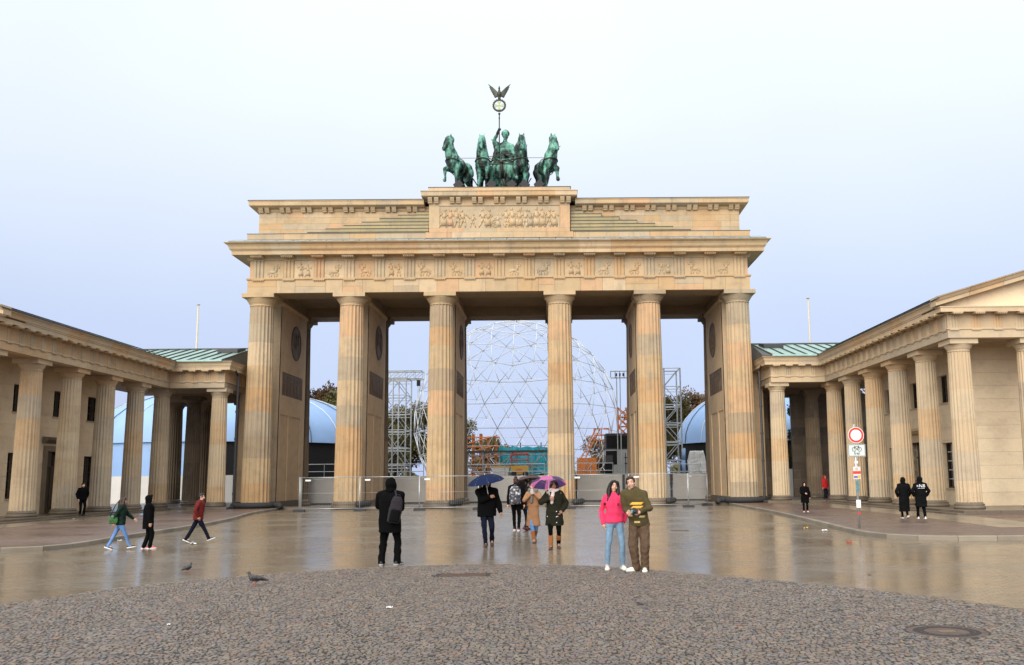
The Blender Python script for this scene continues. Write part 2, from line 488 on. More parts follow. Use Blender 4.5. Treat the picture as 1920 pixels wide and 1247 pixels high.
ARC = [(-9.5, -60), (-7.0, -51.5), (-5.4, -46.6), (-4.715, -44.786), (-4.037, -42.983), (-2.859, -41.408), (-1.238, -40.146), (.2, -39.45), (1.6, -39.2), (3.0, -39.4),
       (4.2, -39.95), (5.463, -41.101), (7.0, -42.8), (8.3, -44.45), (9.411, -46.552), (10.6, -49.5), (12.2, -55), (13, -60)]
arc = catmull(ARC, .3)
arcx = np.array([p.x for p in arc]); arcy = np.array([p.y for p in arc])
def in_cobbles(x, y):
    # inside the rounded forecourt: below the arc at this x
    return np.interp(x, arcx, arcy) > y
def quads_mesh(name, mat, V, F, C, flat=False):
    me = bpy.data.meshes.new(name)
    V = np.asarray(V, dtype=np.float32); F = np.asarray(F, dtype=np.int32)
    me.vertices.add(len(V)); me.vertices.foreach_set('co', V.ravel())
    me.loops.add(F.size); me.loops.foreach_set('vertex_index', F.ravel())
    me.polygons.add(len(F)); me.polygons.foreach_set('loop_start', np.arange(0, F.size, 4, dtype=np.int32))
    me.update(calc_edges=True)
    me.polygons.foreach_set('use_smooth', [not flat] * len(F))
    at = me.color_attributes.new('tint', 'FLOAT_COLOR', 'POINT')
    at.data.foreach_set('color', np.asarray(C, dtype=np.float32).ravel())
    me.materials.append(mat)
    return me
def stones(corners, ztop, zbot, inset, chamfer, cols):
    """corners (n,4,2) -> stones with a slightly domed, chamfered top: 8 + 4 verts, 9 quads"""
    n = len(corners); c = corners.mean(1, keepdims=True)
    def ring(sh): return c + (corners - c) * sh
    size = np.linalg.norm(corners[:, 0] - corners[:, 2], axis=1)[:, None, None] * .7
    lo = ring(1 - 2 * inset / size); hi = ring(1 - 2 * (inset + chamfer) / size)
    V = np.zeros((n, 12, 3))
    V[:, 0:4, :2] = lo; V[:, 0:4, 2] = zbot
    V[:, 4:8, :2] = lo; V[:, 4:8, 2] = ztop - chamfer * .7
    V[:, 8:12, :2] = hi; V[:, 8:12, 2] = ztop
    F = [[8, 9, 10, 11]]
    for a in range(4):
        b = (a + 1) % 4
        F += [[a, b, 4 + b, 4 + a], [4 + a, 4 + b, 8 + b, 8 + a]]
    F = np.array(F)
    return V, F, np.repeat(cols[:, None, :], 12, 1)
def pave(struct, part, mat, V, F, C, near, flat=False):
    """the 300 nearest stones singly, the rest as one mass"""
    d = np.linalg.norm(V[:, :, :2].mean(1) - np.array(near), axis=1)
    order = np.argsort(d); vis = order
    one, rest = vis[:300], vis[300:]
    k = V.shape[1]
    for i in one:
        link(part, quads_mesh(part, mat, V[i], F, C[i], flat), struct)
    Vr = V[rest].reshape(-1, 3); Fr = (F[None] + (np.arange(len(rest)) * k)[:, None, None]).reshape(-1, 4)
    o = link(part + 's', quads_mesh(part + 's', mat, Vr, Fr, C[rest].reshape(-1, 4), flat), struct)
    o['kind'] = 'stuff'
rs = np.random.RandomState(3)
# forecourt of small mosaic stones
cell = .056
rows = []
wav = lambda x, y: .11 * np.sin(x * 3.6 + 1.3 * np.sin(y * .8)) + .06 * np.sin(x * 1.3 + y * .7)
y = -51.9
while y < -38.9:
    hh = cell * rs.uniform(.78, 1.12)
    w_ = cell * np.clip(rs.normal(1.08, .24, 460), .6, 1.8)
    e_ = np.cumsum(w_) - 8.0 + rs.uniform(-.1, 0)
    x0, x1 = e_[:-1], e_[1:]
    q = np.stack([np.stack([x0, y + wav(x0, y)], 1), np.stack([x1, y + wav(x1, y)], 1), np.stack([x1, y + hh + wav(x1, y + hh)], 1), np.stack([x0, y + hh + wav(x0, y + hh)], 1)], 1)
    rows.append(q); y += hh
cor = np.concatenate(rows); cor = cor + rs.normal(0, cell * .085, cor.shape)
cen = cor.mean(1)
keep = in_cobbles(cen[:, 0], cen[:, 1] + .04)
dm = ((cen[:, 0] - 7.75) ** 2 + (cen[:, 1] + 48.1) ** 2) > .455 ** 2          # manhole
gr = ~((abs(cen[:, 0] - 1.68) < .52) & (abs(cen[:, 1] + 41.3) < .31))         # grate
dep = cen[:, 1] + 58.65; lat = cen[:, 0] - 3.38
vw = (lat > -.66 * dep - .8) & (lat < .56 * dep + .8) & (dep > 7.6)
cor = cor[keep & dm & gr & vw]; n = len(cor)
pal = np.array([(.150, .122, .098), (.165, .128, .098), (.125, .110, .105), (.178, .118, .085), (.148, .108, .094), (.092, .082, .078), (.170, .140, .10), (.195, .112, .075)])
col = pal[rs.choice(len(pal), n, p=[.22, .17, .19, .07, .14, .12, .06, .03])] * rs.uniform(.78, 1.22, (n, 1))
cols = np.concatenate([col, np.ones((n, 1))], 1)
cells_in = stones(cor, ZG + .002, ZG - .03, .0054, .0055, cols)
V, F, C = cells_in
cc = cor.mean(1)[:, None, :]
V[:, 4:, 2] += rs.normal(0, .0035, (n, 1)) + ((V[:, 4:, :2] - cc) * rs.normal(0, .07, (n, 1, 2))).sum(-1) + rs.normal(0, .0010, (n, 8))
cobb = tag(MB().add([(p.x, p.y, ZG - .0035) for p in arc], [tuple(reversed(range(len(arc))))]).build('forecourt_bed', plain('dark_joint_sand', (.024, .020, .017), .8)),
           None, None, None, 'structure')
pave(cobb, 'cobblestone', M['cobble'], V, F, C, (3.2, -51.2), True)

# wet brick setts of the square, stone by stone as far as they can be told apart
bx, by = .215, .108
ys = np.arange(-50, -29.2, by); L_ = []
for j, y in enumerate(ys):
    dep = y + 58.65
    x0, x1 = 3.38 - .66 * dep - 1, 3.38 + .55 * dep + 1
    k = np.arange(math.floor(x0 / bx), math.ceil(x1 / bx)) * bx + (j % 2) * bx / 2
    kk = np.stack([k, np.full_like(k, y)], 1); L_.append(kk)
P0 = np.concatenate(L_); P0 = P0 + np.stack([np.zeros(len(P0)), .03 * np.sin(P0[:, 0] * .9)], 1)
ctr = P0 + np.array([bx / 2, by / 2])
ok = ~in_cobbles(ctr[:, 0], ctr[:, 1] - .10)
krx = catmull(KR, .3); klx = catmull(KL, .3)
def kerb_x(pts, y):
    a = np.array([(p.y, p.x) for p in pts if abs(p.x) < 14.2 and p.y < 0]); i = np.argsort(a[:, 0]); return np.interp(y, a[i, 0], a[i, 1])
ok &= (ctr[:, 1] < -34.6) | ((ctr[:, 0] < kerb_x(krx, ctr[:, 1]) - .12) & (ctr[:, 0] > kerb_x(klx, ctr[:, 1]) + .12))
P0 = P0[ok]; n = len(P0)
cor = np.stack([P0, P0 + [bx, 0], P0 + [bx, by], P0 + [0, by]], 1) + rs.normal(0, .002, (n, 4, 2))
pal = np.array([(.17, .13, .086), (.19, .145, .096), (.15, .118, .082), (.18, .132, .084), (.165, .13, .092)])
col = pal[rs.choice(len(pal), n)] * rs.uniform(.9, 1.1, (n, 1))
V, F, C = stones(cor, ZG, ZG - .008, .0026, .0012, np.concatenate([col, np.ones((n, 1))], 1))
tilt = rs.normal(0, .0035, (n, 2))
cc = cor.mean(1)[:, None, :]
V[:, 4:, 2] += ((V[:, 4:, :2] - cc) * tilt[:, None, :]).sum(-1) + rs.normal(0, .0003, (n, 1))
pave(ground, 'paving_sett', M['sett'], V, F, C, (9.5, -46), True)

# ---------------------------------------------------------------- the gate
gate = thing('city_gate', 'sandstone city gate with six fluted columns, stepped attic and carved panel', 'gate')
S = M['stone']
XC = [-15.407, -9.616, -3.826, 3.826, 9.616, 15.407]
def flute_ring(R_, z, n=20, k=6, d=.075, fl=True):
    o = []
    for i in range(n):
        for j in range(k):
            t = (i + j / k) / n * 2 * PI + PI / n
            u = j / k
            r = R_ - (d * R_ * math.sin(PI * max(0, (u - .14)) / .86) ** .75 if fl and u > .14 else 0)
            o.append((r * math.cos(t), r * math.sin(t), z))
    return o
DR = {}
def drum(R0, R1, z0, z1, zb, zt, mat, d=.075, n=20, k=6):
    key = (R0, R1, round(z0, 2), round(z1, 2), mat.name)
    if key not in DR:
        def rad(z):
            t = (z - zb) / (zt - zb)
            return R0 + (R1 - R0) * (t ** 1.25)
        g_ = .008
        mb = MB(); h = z1 - z0
        rings = [flute_ring(rad(z0) - g_, 0, n, k, d), flute_ring(rad(z0), g_ * 1.5, n, k, d), flute_ring(rad((z0 + z1) / 2), h / 2, n, k, d),
                 flute_ring(rad(z1), h - g_ * 1.5, n, k, d), flute_ring(rad(z1) - g_, h, n, k, d)]
        mb.loft(rings, caps=False)
        DR[key] = mb.mesh('drum', mat)
    return DR[key]
CAPM = {}
def column(par, x, y, zb, zt, R0, R1, mat, ndrum, base_r, capw, cap_h, ab_h, base_h, base_mat, cuts=None):
    """zb: foot of the shaft, zt: top of the shaft; part > base, drums, capital"""
    c = bpy.data.objects.new('column', None); COL.objects.link(c); c.parent = par; c.location = (x, y, 0); c.empty_display_size = .3
    key = ('b', base_r, zb, base_mat.name, mat.name)
    if key not in CAPM:
        h = base_h
        CAPM[key] = MB().lathe([(base_r * .97, -h), (base_r, -h * .86), (base_r * 1.01, -h * .7), (base_r * .99, -h * .5), (base_r * .93, -h * .38), (base_r * .92, -h * .3),
                                (base_r * .96, -h * .2), (base_r * .94, -h * .05), (R0 * 1.06, 0), (R0 * 1.01, h * .18), (R0 * .97, h * .3)], n=48).mesh('base', base_mat, True)
        CAPM['c', base_r, zb, mat.name] = MB().lathe([(R1 * .98, -.02), (R1 * 1.03, 0), (R1 * 1.035, .03), (R1, .05), (R1 * 1.0, cap_h * .2), (R1 * 1.04, cap_h * .26), (R1 * 1.05, cap_h * .32), (R1 * 1.10, cap_h * .4),
                                          (capw * .90, cap_h * .72), (capw * .955, cap_h * .88), (capw * .95, cap_h), (R1 * .9, cap_h)], n=48).box(-capw, capw, -capw, capw, cap_h, cap_h + ab_h)
        CAPM['c', base_r, zb, mat.name] = CAPM['c', base_r, zb, mat.name].mesh('capital', mat)
    link('base', CAPM[key], c, (0, 0, zb))
    if cuts is None:
        rr = R.choice([-.06, 0, .05]); cuts = [zb + (zt - zb) * (i / ndrum + (rr * math.sin(i * 2.1) if 0 < i < ndrum else 0)) for i in range(ndrum + 1)]
    for a, b in zip(cuts[:-1], cuts[1:]):
        o = link('drum', drum(R0, R1, a, b, zb, zt, mat), c, (0, 0, a))
        o.rotation_euler.z = 0
    link('capital', CAPM['c', base_r, zb, mat.name], c, (0, 0, zt))
    return c
CUTS = [[.22, 1.5, 3.05, 4.4, 5.95, 7.5, 8.9, 10.4, 11.6, 12.75], [.22, 1.9, 3.4, 5.0, 6.3, 7.9, 9.4, 10.7, 12.75], [.22, 1.25, 2.7, 4.3, 5.6, 7.2, 8.6, 10.1, 11.3, 12.75]]
for i, x in enumerate(XC):
    column(gate, x, 0, .22, 12.75, .885, .745, M['drum_stone'], 9, 1.06, 1.02, .50, .25, .37, M['stone_dark'], CUTS[i % 3])
    column(gate, x, 9.0, .22, 12.75, .885, .745, M['shaded'], 3, 1.06, 1.02, .50, .25, .37, M['stone_dark'], [.22, 4.4, 8.6, 12.75])
PW = .74
def pier(x, side):
    """wall between the passages; side: faces that carry panels (-1 left, +1 right)"""
    w = bpy.data.objects.new('pier_wall', None); COL.objects.link(w); w.parent = gate; w.empty_display_size = .3
    P_ = M['plaster']
    MB().box(x - PW + .07, x + PW - .07, 1.95, 7.95, -.15, 13.3).build('core', P_, w)
    MB().box(x - PW + .012, x + PW - .012, 1.9, 2.0, .32, 13.2).build('front_face', P_, w)
    for s_ in side:
        xa, xb = (x + PW - .07, x + PW) if s_ > 0 else (x - PW, x - PW + .07)
        f = MB()
        z0 = .32
        for y0, y1, a, b in ((1.9, 2.15, z0, 6.0), (4.05, 4.65, z0, 6.0), (6.95, 8.0, z0, 6.0), (1.9, 8.0, 6.0, 7.3), (1.9, 2.35, 7.3, 8.87), (7.35, 8.0, 7.3, 8.87), (1.9, 8.0, 8.87, 13.2)):
            f.box(xa, xb, y0, y1, a, b)
        f.build('facing', P_, w)
        for y0, y1 in ((2.15, 4.05), (4.65, 6.95)):
            MB().box(*sorted((xb - s_ * .068 if s_ > 0 else xa + .066, (xb - s_ * .05) if s_ > 0 else xa + .05)), y0, y1, z0, 6.0).build('recessed_panel', P_, w)
        xf = x + s_ * PW
        rp = MB()
        rp.box(*sorted((xf - s_ * .066, xf - s_ * .03)), 2.35, 7.35, 7.3, 8.87)
        rr = random.Random(int(x * 10) + s_)
        for k in range(6):
            yy = 2.8 + k * .82 + rr.uniform(-.1, .1); h = rr.uniform(1.0, 1.3)
            T = Matrix.Translation((xf - s_ * .03, yy, 7.34)) @ Matrix.Diagonal((.35, 1, 1, 1))
            q = MB(M=T)
            q.ball((0, 0, h * .62), .12, .17 * h, .26 * h, 8, 6); q.ball((0, rr.uniform(-.05, .05), h), .10, .10, .12, 8, 6)
            q.limb([(0, -.06, h * .45), (0, -.16, h * .24), (0, -.10, .04)], [.09, .07, .05], 6)
            q.limb([(0, .06, h * .45), (0, .14, h * .24), (0, .22, .04)], [.09, .07, .05], 6)
            q.limb([(0, .1, h * .78), (0, .3, h * .7), (0, .34, h * .9)], [.06, .05, .04], 6)
            rp.add(q.v, q.f)
        rp.build('relief_panel', M['relief_dark'], w)
        rd = MB(M=Matrix.Translation((xf, 5.35, 11.15)) @ Matrix.Rotation(s_ * PI / 2, 4, 'Y'))
        rd.lathe([(1.22, -.02), (1.22, .03), (1.16, .06), (1.08, .06), (1.02, .02), (.0, .02)], n=40)
        for k in range(3):
            rd.ball((rr.uniform(-.4, .4), -.5 + k * .5, .02), .42, .22, .07, 10, 6); rd.ball((-.55 + rr.uniform(-.1, .1), -.45 + k * .45, .03), .14, .12, .06, 8, 6)
        rd.build('medallion', M['relief_dark'], w)
    blk('plinth', w, x - PW - .03, x + PW + .03, 1.86, 8.05, -.15, .30, M['stone_dark'])
    MB().sweep([(0, 13.2), (.06, 13.2), (.14, 13.34), (.14, 13.42), (0, 13.42)], [(x + PW, 8.0), (x - PW, 8.0), (x - PW, 1.9), (x + PW, 1.9), (x + PW, 8.0)][::1]).build('cap_moulding', P_, w)
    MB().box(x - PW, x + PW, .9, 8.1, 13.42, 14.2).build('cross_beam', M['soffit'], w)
for i, x in enumerate(XC):
    pier(x, (1,) if i == 0 else (-1,) if i == 5 else (-1, 1))
for s_ in (-1, 1):      # plain flank walls outside the end piers
    blkm('flank_wall', gate, s_, 16.14, 17.3, 1.95, 8.0, .32, 8.9, M['plaster'])
    blkm('flank_plinth', gate, s_, 16.2, 17.33, 1.9, 8.04, -.15, .31, M['stone_dark'])
# architrave: core beams and facing blocks
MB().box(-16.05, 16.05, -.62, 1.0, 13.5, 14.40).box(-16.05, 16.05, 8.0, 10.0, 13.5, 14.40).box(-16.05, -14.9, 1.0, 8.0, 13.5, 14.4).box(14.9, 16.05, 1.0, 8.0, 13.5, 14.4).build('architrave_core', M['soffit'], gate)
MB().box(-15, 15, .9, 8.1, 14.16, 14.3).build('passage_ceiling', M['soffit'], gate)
for x0, x1 in split(-16.09, 16.09, 1.55):
    zs = R.random()
    if zs < .25: blk('architrave_stone', gate, x0, x1 - .012, -1.0, -.6, 13.5, 13.9, S); blk('architrave_stone', gate, x0, x1 - .012, -1.0, -.6, 13.91, 14.36, S)
    else: blk('architrave_stone', gate, x0, x1 - .012, -1.0, -.6, 13.5, 14.36, S)
for s_ in (-1, 1):
    for y0, y1 in split(-.59, 9.98, 1.8): blkm('architrave_stone', gate, s_, 16.0, 16.09, y0, y1 - .012, 13.5, 14.36, S)
MB().box(-16.17, 16.17, -1.08, 10.08, 14.362, 14.46).build('taenia', S, gate)
MB().box(-15.98, 15.98, -.95, 9.98, 14.46, 15.8).build('frieze_core', S, gate)
# frieze: 17 triglyphs, 16 carved metopes
TX = [-15.407 + k * 1.9303 for k in range(6)] + [-3.826 + k * 1.913 for k in range(5)] + [3.826 + (k + 1) * 1.9303 for k in range(6)]
trig = MB()
w_, d_ = .66, .075
pr = [(-w_ / 2, .0), (-w_ / 2, .03), (-w_ / 2 + .05, d_)]
for c in (-.11, .11):
    pr += [(c - .052, d_), (c, .012), (c + .052, d_)]
pr += [(w_ / 2 - .05, d_), (w_ / 2, .03), (w_ / 2, 0)]
trig.loft([[(x, -y, z) for x, y in pr] for z in (0, 1.12)])
trig.box(-w_ / 2 - .01, w_ / 2 + .01, -.09, 0, 1.12, 1.26)
TRIG = trig.mesh('triglyph', S)
reg = MB().box(-.37, .37, -.10, 0, .0, .055)
for k in range(6): reg.tube((-.30 + k * .12, -.065, .004), (-.30 + k * .12, -.065, -.06), .026, .036, 6)
REG = reg.mesh('regula', S)
mut = MB().box(-.38, .38, -.62, 0, .0, .10)
for k in range(6):
    for j in range(2): mut.tube((-.30 + k * .12, -.57 + j * .22, .004), (-.30 + k * .12, -.57 + j * .22, -.055), .03, .038, 6)
MUT = mut.mesh('mutule', S)
def relief_figure(mb, x, z, h, y, rr, kind):
    T = Matrix.Translation((x, y, z)) @ Matrix.Diagonal((h * .92, h * .62, h, 1))
    if rr.random() < .5: T = T @ Matrix.Diagonal((-1, 1, 1, 1))
    q = MB(M=T)
    if kind == 'centaur':
        q.ball((-.08, 0, .36), .30, .13, .13, 10, 6); q.limb([(.16, 0, .40), (.20, 0, .66)], [.12, .11], 8); q.ball((.24, 0, .86), .085, .085, .10, 8, 6)
        q.limb([(.14, 0, .3), (.28, -.02, .18), (.20, 0, .0)], [.06, .05, .04], 6); q.limb([(-.32, 0, .34), (-.40, 0, .16), (-.30, 0, 0)], [.08, .05, .04], 6)
        q.limb([(.04, 0, .28), (.06, 0, .02)], [.05, .04], 6); q.limb([(-.22, 0, .28), (-.18, 0, .02)], [.06, .04], 6)
        q.limb([(.22, 0, .70), (.40, -.02, .66), (.46, 0, .84)], [.05, .045, .04], 6); q.limb([(.16, 0, .7), (.0, -.02, .62), (.02, 0, .8)], [.05, .045, .04], 6)
        q.limb([(-.36, 0, .40), (-.48, 0, .3), (-.46, 0, .12)], [.04, .035, .02], 6)
    else:
        a = rr.uniform(-.12, .12)
        q.limb([(0, 0, .48), (a * .5, 0, .74)], [.10, .115], 8); q.ball((a, -.02, .92), .065, .07, .08, 8, 6)
        l_ = rr.uniform(.06, .2)
        q.limb([(-.04, 0, .46), (-.05 - l_ * .4, -.03, .25), (-.06 - l_, 0, .02)], [.075, .055, .04], 6); q.limb([(.04, 0, .46), (.07 + l_ * .3, -.03, .25), (.05 + l_ * .5, 0, .02)], [.075, .055, .04], 6)
        q.limb([(a * .5 + .1, 0, .78), (.24, -.03, .66), (.30, 0, rr.uniform(.55, .9))], [.045, .04, .035], 6); q.limb([(a * .5 - .1, 0, .78), (-.22, -.03, .64), (-.18, 0, rr.uniform(.45, .85))], [.045, .04, .035], 6)
        if rr.random() < .7: q.loft([[(-.12, .02, .5), (.12, .02, .5), (.12, -.06, .5), (-.12, -.06, .5)], [(-.20, .02, .12), (.20, .02, .12), (.18, -.09, .12), (-.18, -.09, .12)]])
    mb.add(q.v, [tuple(reversed(f)) for f in q.f] if T.determinant() < 0 else q.f)
for k, x in enumerate(TX):
    link('triglyph', TRIG, gate, (x, -.975, 14.46)); link('regula', REG, gate, (x, -1.0, 14.30)); link('mutule', MUT, gate, (x, -1.05, 15.74))
    if k < 16:
        xn = TX[k + 1]; m0, m1 = x + .345, xn - .345
        sl = blk('metope', gate, m0, m1, -.985, -.94, 14.47, 15.62, S)
        rr = random.Random(50 + k); fg = MB(); cx = (m0 + m1) / 2
        if k % 3 == 1: relief_figure(fg, cx - .2, 14.52, .92, -.985, rr, 'man'); relief_figure(fg, cx + .25, 14.52, .85, -.985, rr, 'man')
        else: relief_figure(fg, cx + rr.uniform(-.06, .06), 14.54, rr.uniform(.86, .98), -.985, rr, 'centaur')
        fg.build('metope_figure', S, gate, True)
MB().box(-16.12, 16.12, -1.06, -.94, 15.62, 15.72).build('frieze_band', S, gate)
# main cornice
CP = [(-.3, 15.70), (.06, 15.70), (.10, 15.78), (.16, 15.86), (.74, 15.86), (.80, 15.82), (.80, 16.06), (.84, 16.07), (.84, 16.11), (.90, 16.13), (.94, 16.20), (.97, 16.32), (1.04, 16.43), (1.16, 16.50), (1.20, 16.52), (1.20, 16.57), (-.3, 16.62)]
def run(name, prof, x0, x1, yf, mat, step, z_off=0):
    for a, b in split(x0, x1, step):
        MB().sweep(prof, [(a + .004, yf), (b - .004, yf)]).build(name, mat, gate)
run('cornice_stone', CP, -14.4, 14.4, -1.0, S, 1.9)
for s_ in (-1, 1):
    p_ = [(14.4, -1.0), (16.09, -1.0), (16.09, .6)]
    MB(mirror=s_ < 0).sweep(CP, p_).build('cornice_stone', S, gate)
MB().sweep(CP, [(16.09, .6), (16.09, 10.0), (-16.09, 10.0), (-16.09, .6)]).build('cornice_return', S, gate)
LP = [(1.23, 16.571), (1.23, 16.615), (1.14, 16.65), (-.05, 17.02), (-.05, 16.571)]
for a, b in split(-17.0, 17.0, 1.02, .0):
    MB().sweep(LP, [(a + .02, -1.0), (b - .02, -1.0)]).build('lead_sheet', M['lead'], gate)
MB().box(-16.2, 16.2, -.9, 9.9, 16.55, 17.0).build('attic_bed', M['lead'], gate)
# attic
for a, b in split(-16.2, 16.2, 2.2): blk('attic_plinth_stone', gate, a, b - .01, -1.05, -.3, 17.0, 17.36, S)
MB().box(-16.19, 16.19, -.3, 10.0, 17.0, 17.358).build('attic_plinth_core', S, gate)
MB().box(-16.23, 16.23, -1.08, -.5, 17.36, 17.385).build('drip_edge', M['lead_dark'], gate)
MB().box(-15.6, 15.6, -.42, 9.4, 17.36, 19.3).build('attic_core', S, gate)
zz = [17.385, 17.79, 18.19, 18.59, 18.99]
for r_ in range(4):
    for s_ in (-1, 1):
        for a, b in split(4.5, 15.66, 1.5 if r_ % 2 else 1.7): blkm('attic_stone', gate, s_, a, b - .006, -.5, -.42, zz[r_], zz[r_ + 1] - .008, S)
AP = [(-.3, 18.96), (.03, 18.96), (.08, 19.03), (.10, 19.12), (.30, 19.16), (.48, 19.24), (.50, 19.24), (.54, 19.28), (.54, 19.50), (.57, 19.53), (.57, 19.585), (-.3, 19.62)]
for s_ in (-1, 1):
    for a, b in split(4.9, 14.2, 1.6): MB(mirror=s_ < 0).sweep(AP, [(a + .004, -.5), (b - .004, -.5)]).build('attic_cornice_stone', S, gate)
    MB(mirror=s_ < 0).sweep(AP, [(14.2, -.5), (15.66, -.5), (15.66, 1.0)]).build('attic_cornice_stone', S, gate)
    MB(mirror=s_ < 0).sweep([(.50, 19.587), (.60, 19.587), (.60, 19.62), (.50, 19.64)], [(4.9, -.5), (15.66, -.5), (15.66, 9.4)]).build('lead_edge', M['lead_dark'], gate)
MB().sweep(AP, [(15.66, 1.0), (15.66, 9.4), (-15.66, 9.4), (-15.66, 1.0)]).build('attic_cornice_return', S, gate)
MB().box(-15.9, 15.9, -.6, 9.5, 19.55, 19.625).build('attic_roof', M['lead'], gate)
br = MB()
for c in (-.20, .20):
    br.loft([[(c - .14, .05, z), (c + .14, .05, z), (c + .14, -y, z), (c - .14, -y, z)] for z, y in ((.0, .16), (.07, .20), (.10, .24), (.28, .36), (.34, .36))])
BRK = br.mesh('bracket_pair', M['stone_pale'])
for s_ in (-1, 1):
    for k in range(8): link('bracket_pair', BRK, gate, (s_ * (15.30 - 1.37 * k), -.5, 18.90))
# stepped blocks rising towards the middle
tops = [17.477, 17.715, 17.945, 18.18, 18.43, 18.66, 18.88]
for s_ in (-1, 1):
    zb = 17.385
    for i, zt in enumerate(tops):
        xe = 12.35 - 1.15 * i; yf = -1.0 + .05 * i
        for a, b in split(4.6, xe, 2.6): blkm('step_stone', gate, s_, a, b - .006, yf, -.5, zb, zt - .03, M['moss'])
        blkm('drip_edge', gate, s_, 4.6, xe + .03, yf - .035, -.5, zt - .03, zt, M['lead_dark'])
        zb = zt
# central block with the carved panel and the platform above
CB = M['stone']
for a, b, z0, z1 in ((-4.75, 4.75, 17.0, 17.372), (-4.55, 4.55, 17.372, 17.66)):
    for p, q in split(a, b, 2.1): blk('pedestal_stone', gate, p, q - .006, -1.12 if z0 < 17.2 else -1.06, -.5, z0, z1 - .006, CB)
for s_ in (-1, 1): blkm('pedestal_stone', gate, s_, 3.88, 4.55, -1.06, -.5, 17.66, 19.14, CB)
for p, q in split(-4.55, 4.55, 1.9): blk('pedestal_stone', gate, p, q - .006, -1.06, -.5, 19.15, 19.55, CB)
MB().box(-4.5, 4.5, -.92, 9.0, 17.0, 20.38).build('pedestal_core', S, gate)
blk('relief_slab', gate, -3.88, 3.88, -1.0, -.9, 17.66, 19.15, CB)
rr = random.Random(5)
for k, x in enumerate([-3.6, -3.2, -2.75, -2.35, -1.75, -1.05, -.75, -.1, .45, .85, 1.3, 1.65, 2.0, 2.4, 2.8, 3.15, 3.55]):
    fg = MB(); relief_figure(fg, x, 17.68, rr.uniform(1.2, 1.36) if k not in (4, 7) else .95, -1.0, rr, 'man'); fg.build('relief_figure', CB, gate, True)
fg = MB()
for a in range(8): fg.tube((-.25, -1.02, 17.98), (-.25 + .24 * math.cos(a * PI / 4), -1.02, 17.98 + .24 * math.sin(a * PI / 4)), .022, n=5)
fg.path([(-.25 + .25 * math.cos(a * PI / 10), -1.02, 17.98 + .25 * math.sin(a * PI / 10)) for a in range(21)], .035, 6)
fg.build('relief_wheel', CB, gate, True)
for k in range(3): fg = MB(); relief_figure(fg, .55 + k * .35, 17.68, .75, -1.0, rr, 'centaur'); fg.build('relief_horse', CB, gate, True)
for x, t in ((1.1, .3), (-2.9, .12), (2.6, -.2)): MB().tube((x, -1.05, 17.8), (x + t, -1.05, 19.05), .025, n=5).build('relief_spear', CB, gate)
PP = [(-.4, 19.55), (.02, 19.55), (.06, 19.60), (.40, 19.66), (.44, 19.70), (.46, 19.70), (.46, 19.96), (.50, 19.98), (.50, 20.03), (-.4, 20.06)]
for a, b in split(-3.6, 3.6, 1.8): MB().sweep(PP, [(a + .003, -1.06), (b - .003, -1.06)]).build('pedestal_cornice_stone', CB, gate)
for s_ in (-1, 1): MB(mirror=s_ < 0).sweep(PP, [(3.6, -1.06), (4.56, -1.06), (4.56, 7.0)]).build('pedestal_cornice_stone', CB, gate)
for k in range(7): link('bracket_pair', BRK, gate, (-4.27 + k * 1.423, -1.06, 19.28))
for a, b in split(-4.6, 4.6, 1.5): blk('platform_stone', gate, a, b - .008, -1.0, -.2, 20.062, 20.40, CB)
MB().box(-4.6, 4.6, -.2, 9.0, 20.06, 20.40).box(-4.64, 4.64, -1.04, 9.0, 20.402, 20.425).build('platform_cover', M['lead_dark'], gate)
for x, y, z in ((-15.0, -.9, 17.39), (-13.3, -.9, 17.39), (13.4, -.9, 17.39), (14.9, -.9, 17.39)): blk('snow_board', gate, x - .5, x + .5, y - .02, y + .3, z, z + .06, M['lead'])
MB().box(-16, 16, -.2, 2.2, -.18, -.02).build('gate_step', M['step'], gate)
# ---------------------------------------------------------------- gatehouses with their colonnades
def openings_wall(par, name, s, axis, pos0, pos1, u0, u1, z0, z1, ops, course, mat, maxlen=9, gap=.007):
    zs = z0; k = 0
    while zs < z1 - .05:
        ze = min(zs + course, z1)
        edges = sorted({zs, ze} | {z for o in ops for z in o[2:] if zs + .02 < z < ze - .02})
        for a, b in zip(edges[:-1], edges[1:]):
            top = b - (gap if b == ze else 0); mid = (a + b) / 2
            cut = sorted([(o[0], o[1]) for o in ops if o[2] - .01 <= mid <= o[3] + .01])
            cur = u0; iv = []
            for p, q in cut: iv.append((cur, p)); cur = q
            iv.append((cur, u1))
            for p, q in iv:
                if q - p < .03: continue
                for m_, n_ in split(p, q, maxlen, .1):
                    if axis == 'y': blkm(name, par, s, pos0, pos1, m_, n_, a, top, mat)
                    else: blkm(name, par, s, m_, n_, pos0, pos1, a, top, mat)
        zs = ze; k += 1
